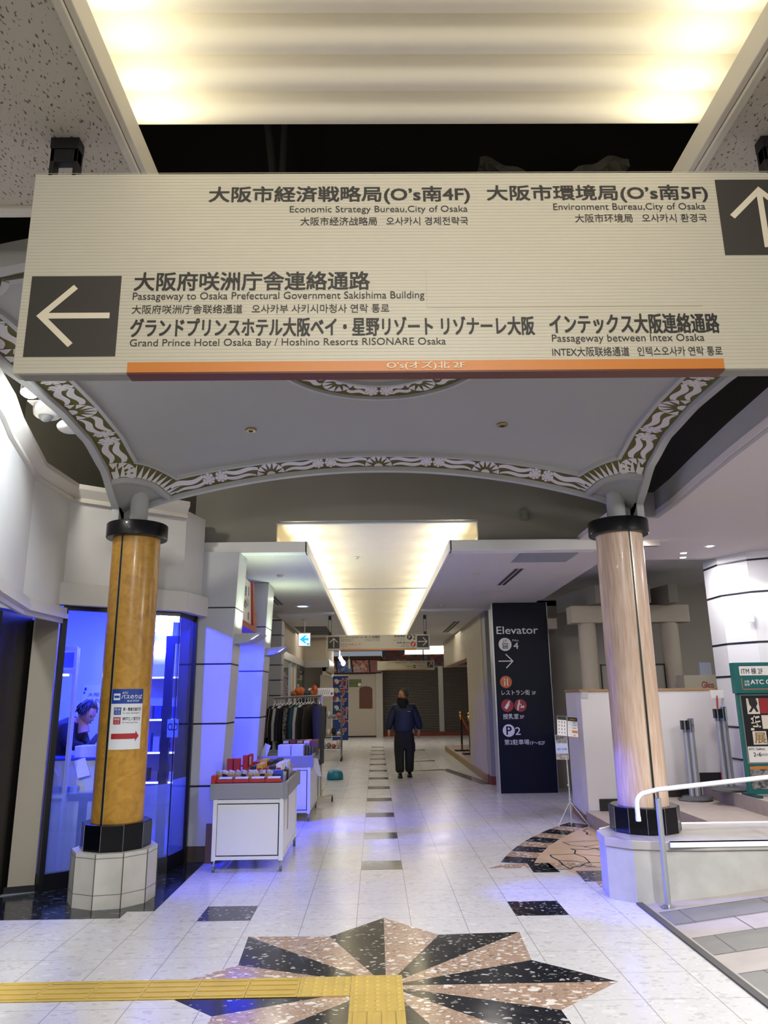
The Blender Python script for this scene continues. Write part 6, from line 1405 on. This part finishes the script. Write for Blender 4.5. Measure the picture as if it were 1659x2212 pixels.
for x in (-1.45,-.90):
    for y in (19.9,20.4): b.cyl((x,y,.10),(x,y,1.55),.014,n=8)
b.build('posts', chrome, t, smooth=True); b = MB()
for z in (.30,.62,1.05,1.5):
    for i in range(7): b.cyl((-1.45,19.9+.083*i,z),(-.90,19.9+.083*i,z),.006,n=6)
    for x in (-1.45,-.9): b.cyl((x,19.9,z),(x,20.4,z),.009,n=6)
b.build('wire_shelves', chrome, t)
for x in (-1.45,-.90):
    b = MB(); b.cyl((x-.02,19.9,.05),(x+.02,19.9,.05),.05,n=16); b.build('wheel', mat('caster_black', '#1a1a1c', .5), t, smooth=40)
    b = MB(); b.cyl((x-.02,20.4,.05),(x+.02,20.4,.05),.05,n=16); b.build('wheel', mat('caster_black', '#1a1a1c', .5), t, smooth=40)
wg = [('#b5b0aa','white'),('#7f7a74','grey'),('#b0563a','orange'),('#c9b7a2','beige'),('#1a1a1c','black')]
rnd = random.Random(9)
for j, z in enumerate((.31,.63,1.06)):
    for i in range(4):
        c, nme = wg[(i+2*j) % 5]; x = -1.40+.125*i; hh = rnd.uniform(.1,.24)
        simple('bundle', lambda b: b.sph((x+.05,20.1,z+hh/2),.062,.12,hh/2,10,7), mat('bundle_'+nme, c, .7), '%s bundle on the %s wire shelf, %s from the left' % (nme, ('lowest','middle','upper')[j], ordn[i]), 'bundle', 'bundles on the wire cart', smooth=True)
# gacha banner
t = thing('banner', 'tall blue banner with red and white lettering and coloured capsules', 'banner', (-1.1,24,0))
b = MB(); b.cyl((-1.37,24.03,0),(-1.37,24.03,2.32),.012); b.cyl((-1.37,24.03,2.28),(-.84,24.03,2.28),.008); b.lathe([(.18,0),(.18,.03),(.03,.05)], (-1.37,24.03,0), 16); b.build('pole', white, t, smooth=True)
b = MB(); b.box(-1.35,-.86,24.02,24.026,.30,2.25); b.build('cloth', mat('banner_blue', '#143a86', .6), t)
f = frame((0,24.019,0)); wht = mat('banner_white', '#cfc9c4', .6); bred = mat('banner_red', '#a8332c', .6)
for i, chh in enumerate('ガチャガチャ'):
    z1 = 2.18-.30*i; s_ = 1 if chh != 'ャ' else .8
    text(chh, -1.125-.012,-1.125+.24*s_+.012, z1-.25*s_-.012, z1+.012, wht, t, f, .06); text(chh, -1.125,-1.125+.24*s_, z1-.25*s_, z1, bred, t, frame((0,24.017,0)), .02)
for i, c in enumerate(('#b8402a','#c49a3a','#b8402a','#3a6a3a','#b8402a')):
    z = 2.08-.27*i; d = flat(f, circ(-1.24,z,.085,24), wht, t, 'capsule', .0015); flat(f, circ(-1.24,z,.085,14,2.6 if i != 2 else 1.2,5.0 if i != 2 else 4.4), mat('capsule_'+c[1:], c, .6), d, 'capsule_half', .003)
# end wall: panels, posters, shutters
t = thing('closed_stall', 'beige closed shop front with a brown arched panel at the end of the corridor', 'stall', (-.85,31.5,0))
b = MB(); b.box(-2.3,.05,31.5,31.6,0.06,2.52); b.build('panel', mat('front_beige', '#a59c8d', .6), t); b = MB(); b.box(.02,.30,31.45,31.62,0,2.62); b.build('side_post', mat('post_beige', '#aaa498', .5), t)
b = MB(); b.box(-2.3,.05,31.52,31.6,0,.06); b.build('skirting', blackm, t)
f = frame((0,31.498,0)); flat(f, [(-.67,1.14),(-.13,1.14),(-.13,1.90)]+[(-.40+.27*math.cos(PI*i/10), 1.90+.13*math.sin(PI*i/10)) for i in range(1,10)]+[(-.67,1.90)], mat('arch_brown', '#5c2f1c', .6, noise=.2, scale=10), t, 'arched_panel', .002, .02)
p = flat(f, rect(-1.10,-.58,2.0,2.32), mat('sign_green', '#56602f', .6), t, 'green_board', .002); flat(f, [bar(-1.04+.11*i,2.13,-.97+.11*i,2.20,.03) for i in range(3)], mat('sign_dark', '#3a3732', .5), p, 'brush_marks', .004); flat(f, circ(-.66,2.1,.07,16), wht, p, 'figure_blot', .004)
t = thing('poster_band', 'dark band of red and blue framed pictures above the beige shop front', 'poster band', (-.9,31.4,2.55))
b = MB(); b.extr([(-2.05,31.45,2.54),(.27,31.45,2.54),(.27,31.2,3.25),(-2.05,31.2,3.25)], (0,.06,0)); b.build('board', mat('band_brown', '#3a1d12', .6), t)
pm = [('#8a3a24','#b7a898'),('#22408a','#8a9ab8'),('#9a3a28','#b8b2a8'),('#6f6c72','#a04a3a')]
for i, (x0, x1) in enumerate(((-1.98,-1.62),(-1.55,-.98),(-.9,-.25),(-.18,.24))):
    b = MB(); b.extr([(x0,31.44,2.60),(x1,31.44,2.60),(x1-.05,31.23,3.08),(x0-.05,31.23,3.08)], (0,-.012,0)); b.build('picture', mat('picture_%d' % i, pm[i][0], .6, col2=pm[i][1], scale=7), t)
t = thing('mosaic_band', 'red, grey and blue patchwork band above the closed shutters', 'wall band', (1.6,31.6,2.9))
b = MB(); b.box(.3,4.4,31.6,31.66,2.86,3.5); b.build('board', mat('mosaic_base', '#5a1f1a', .6), t)
rnd = random.Random(2); mm = [mat('mosaic_'+n_, c, .6) for n_, c in (('red','#7a2420'),('grey','#4f4f52'),('blue','#2c3c5c'),('pink','#8a4a46'),('dark','#33201d'))]
for m in range(5):
    b = MB()
    for j in range(5):
        for i in range(28):
            if (i*7+j*3+rnd.randrange(3)) % 5 == m:
                x = .38+.145*i; z = 2.93+.125*j; b.poly([(x+.09*math.cos(2*PI*k/5+i), 31.598-.001*m, z+.08*math.sin(2*PI*k/5+i)) for k in range(5)])
    b.build('patches', mm[m], t)
shm = mat('shutter_brown', '#4b443e', .5, metal=.2)
def shutter(x0, x1, lab):
    b = MB(); n = 40; z0, z1 = .16, 2.78
    prof = []
    for i in range(n):
        z = z0+(z1-z0)*i/n; d = (z1-z0)/n; prof += [(0,z),(-.022,z+d*.15),(-.026,z+d*.5),(-.022,z+d*.85)]
    prof.append((0,z1)); vs = []; fs = []
    for k, (o, z) in enumerate(prof): vs += [(x0,32+o,z),(x1,32+o,z)]
    for k in range(len(prof)-1): fs.append((2*k,2*k+1,2*k+3,2*k+2))
    b.add(vs, fs); return tag(b.build('shutter', shm, None, recalc=False), lab, 'shutter', 'closed shutters at the corridor end')
shutter(.32, 2.66, 'wide brown roller shutter behind the walking person'); shutter(2.86, 4.6, 'brown roller shutter right of the grey post')
b = MB(); b.box(2.66,2.86,31.94,32.06,.0,2.85); tag(b.build('shutter_post', alu, None), 'grey metal post between the two brown shutters', 'post')
b = MB(); b.box(.05,5.0,31.9,32.6,0,.165); struct(b.build('trim_16', mat('brick_curb', '#6b2a1a', .6, noise=.15, scale=10)))
b = MB(); b.box(.3,4.6,31.95,32.1,2.78,2.88); struct(b.build('trim_17', mat('shutter_rail', '#9a958e', .5)))
simple('far_lamp', lambda b: (b.sph((-1.02,24.0,2.66),.07,.07,.09), b.cyl((-1.06,24.0,2.72),(-1.13,24.0,2.86),.055), b.cyl((-1.13,24.0,2.86),(-1.13,24.0,3.205),.012)), mat('spot_white', '#ffffff', .3, emit=6), 'round white spot lamp under the middle corridor sign', 'lamp', smooth=True)
simple('hanging_lamp', lambda b: (b.cyl((-.80,23.0,2.45),(-.80,23.0,2.72),.035), b.cyl((-.80,23.0,2.72),(-.80,23.0,3.2),.008)), white, 'white tube lamp hanging right of the round spot lamp', 'lamp', smooth=True)
b = MB(); b.box(1.1,2.8,27.5,27.6,3.10,3.50); tag(b.build('light_box', mat('lightbox', '#fff3dc', .4, emit=3), None), 'long bright light panel under the far ceiling beside the ribbed wall', 'lamp')

# ================================================================ OVERHEAD: lamp, camera, void details
t = thing('ceiling_spotlight', 'bright round spotlight beside the left canopy arch', 'lamp', (-2.62,5.16,3.8))
b = MB(); b.cyl((-2.60,5.2,3.98),(-2.57,5.17,3.845),.05,.065,20); b.cyl((-2.62,5.22,3.98),(-2.62,5.22,4.4),.012); b.build('housing', whitegl, t, smooth=40)
b = MB(); b.sph((-2.565,5.165,3.835),.058,.058,.035); b.build('lens', mat('spot_lens', '#ffffff', .3, emit=18), t, smooth=True)
t = thing('security_camera', 'white dome security camera beside the left canopy arch', 'camera', (-2.62,5.55,3.86))
b = MB(); b.box(-2.72,-2.46,5.45,5.66,3.892,3.902); b.build('plate', whitegl, t); b = MB(); b.lathe([(.105,-.008),(.108,-.04),(.10,-.085),(.085,-.10)], (-2.60,5.55,3.897), 28); b.build('housing', mat('camera_white', '#cfd0d2', .35), t, smooth=40)
b = MB(); b.sph((-2.60,5.53,3.80),.055,.055,.05); b.build('dome', mat('camera_dome', '#8f9499', .1), t, smooth=True)
b = MB(); b.cyl((-2.62,5.55,3.9),(-2.62,5.55,4.6),.015); b.build('stem', white, t)
t = thing('security_camera', 'second white dome camera half hidden behind the left canopy arch', 'camera', (-2.58,5.85,3.86)); b = MB(); b.sph((-2.55,5.88,3.84),.11,.09,.06); b.build('dome', mat('camera_white', '#cfd0d2', .35), t, smooth=True); b = MB(); b.cyl((-2.55,5.9,3.86),(-2.55,5.9,4.6),.015); b.build('stem', white, t)
simple('duct_pipe', lambda b: (b.cyl((-.55,3.35,4.6),(-.47,3.3,3.9),.02), b.cyl((-.46,3.35,4.6),(-.465,3.3,3.9),.018)), mat('pipe_grey', '#3d3a36', .7), 'pair of thin grey pipes in the dark gap over the large sign', 'pipe')
simple('sprayed_beam', lambda b: b.grid(lambda u, v: (.55+.75*u, 3.15+.25*v, 4.20-.16*max(0, 1-abs(u-.45)*2.3)**1.3*(1-.3*v)+.015*math.sin(u*30+v*9)), 30, 6), mat('spray_grey', '#4a463f', .95, bump=.6, bscale=40), 'lumpy grey sprayed beam in the dark gap over the large sign', 'beam', solid=.04)
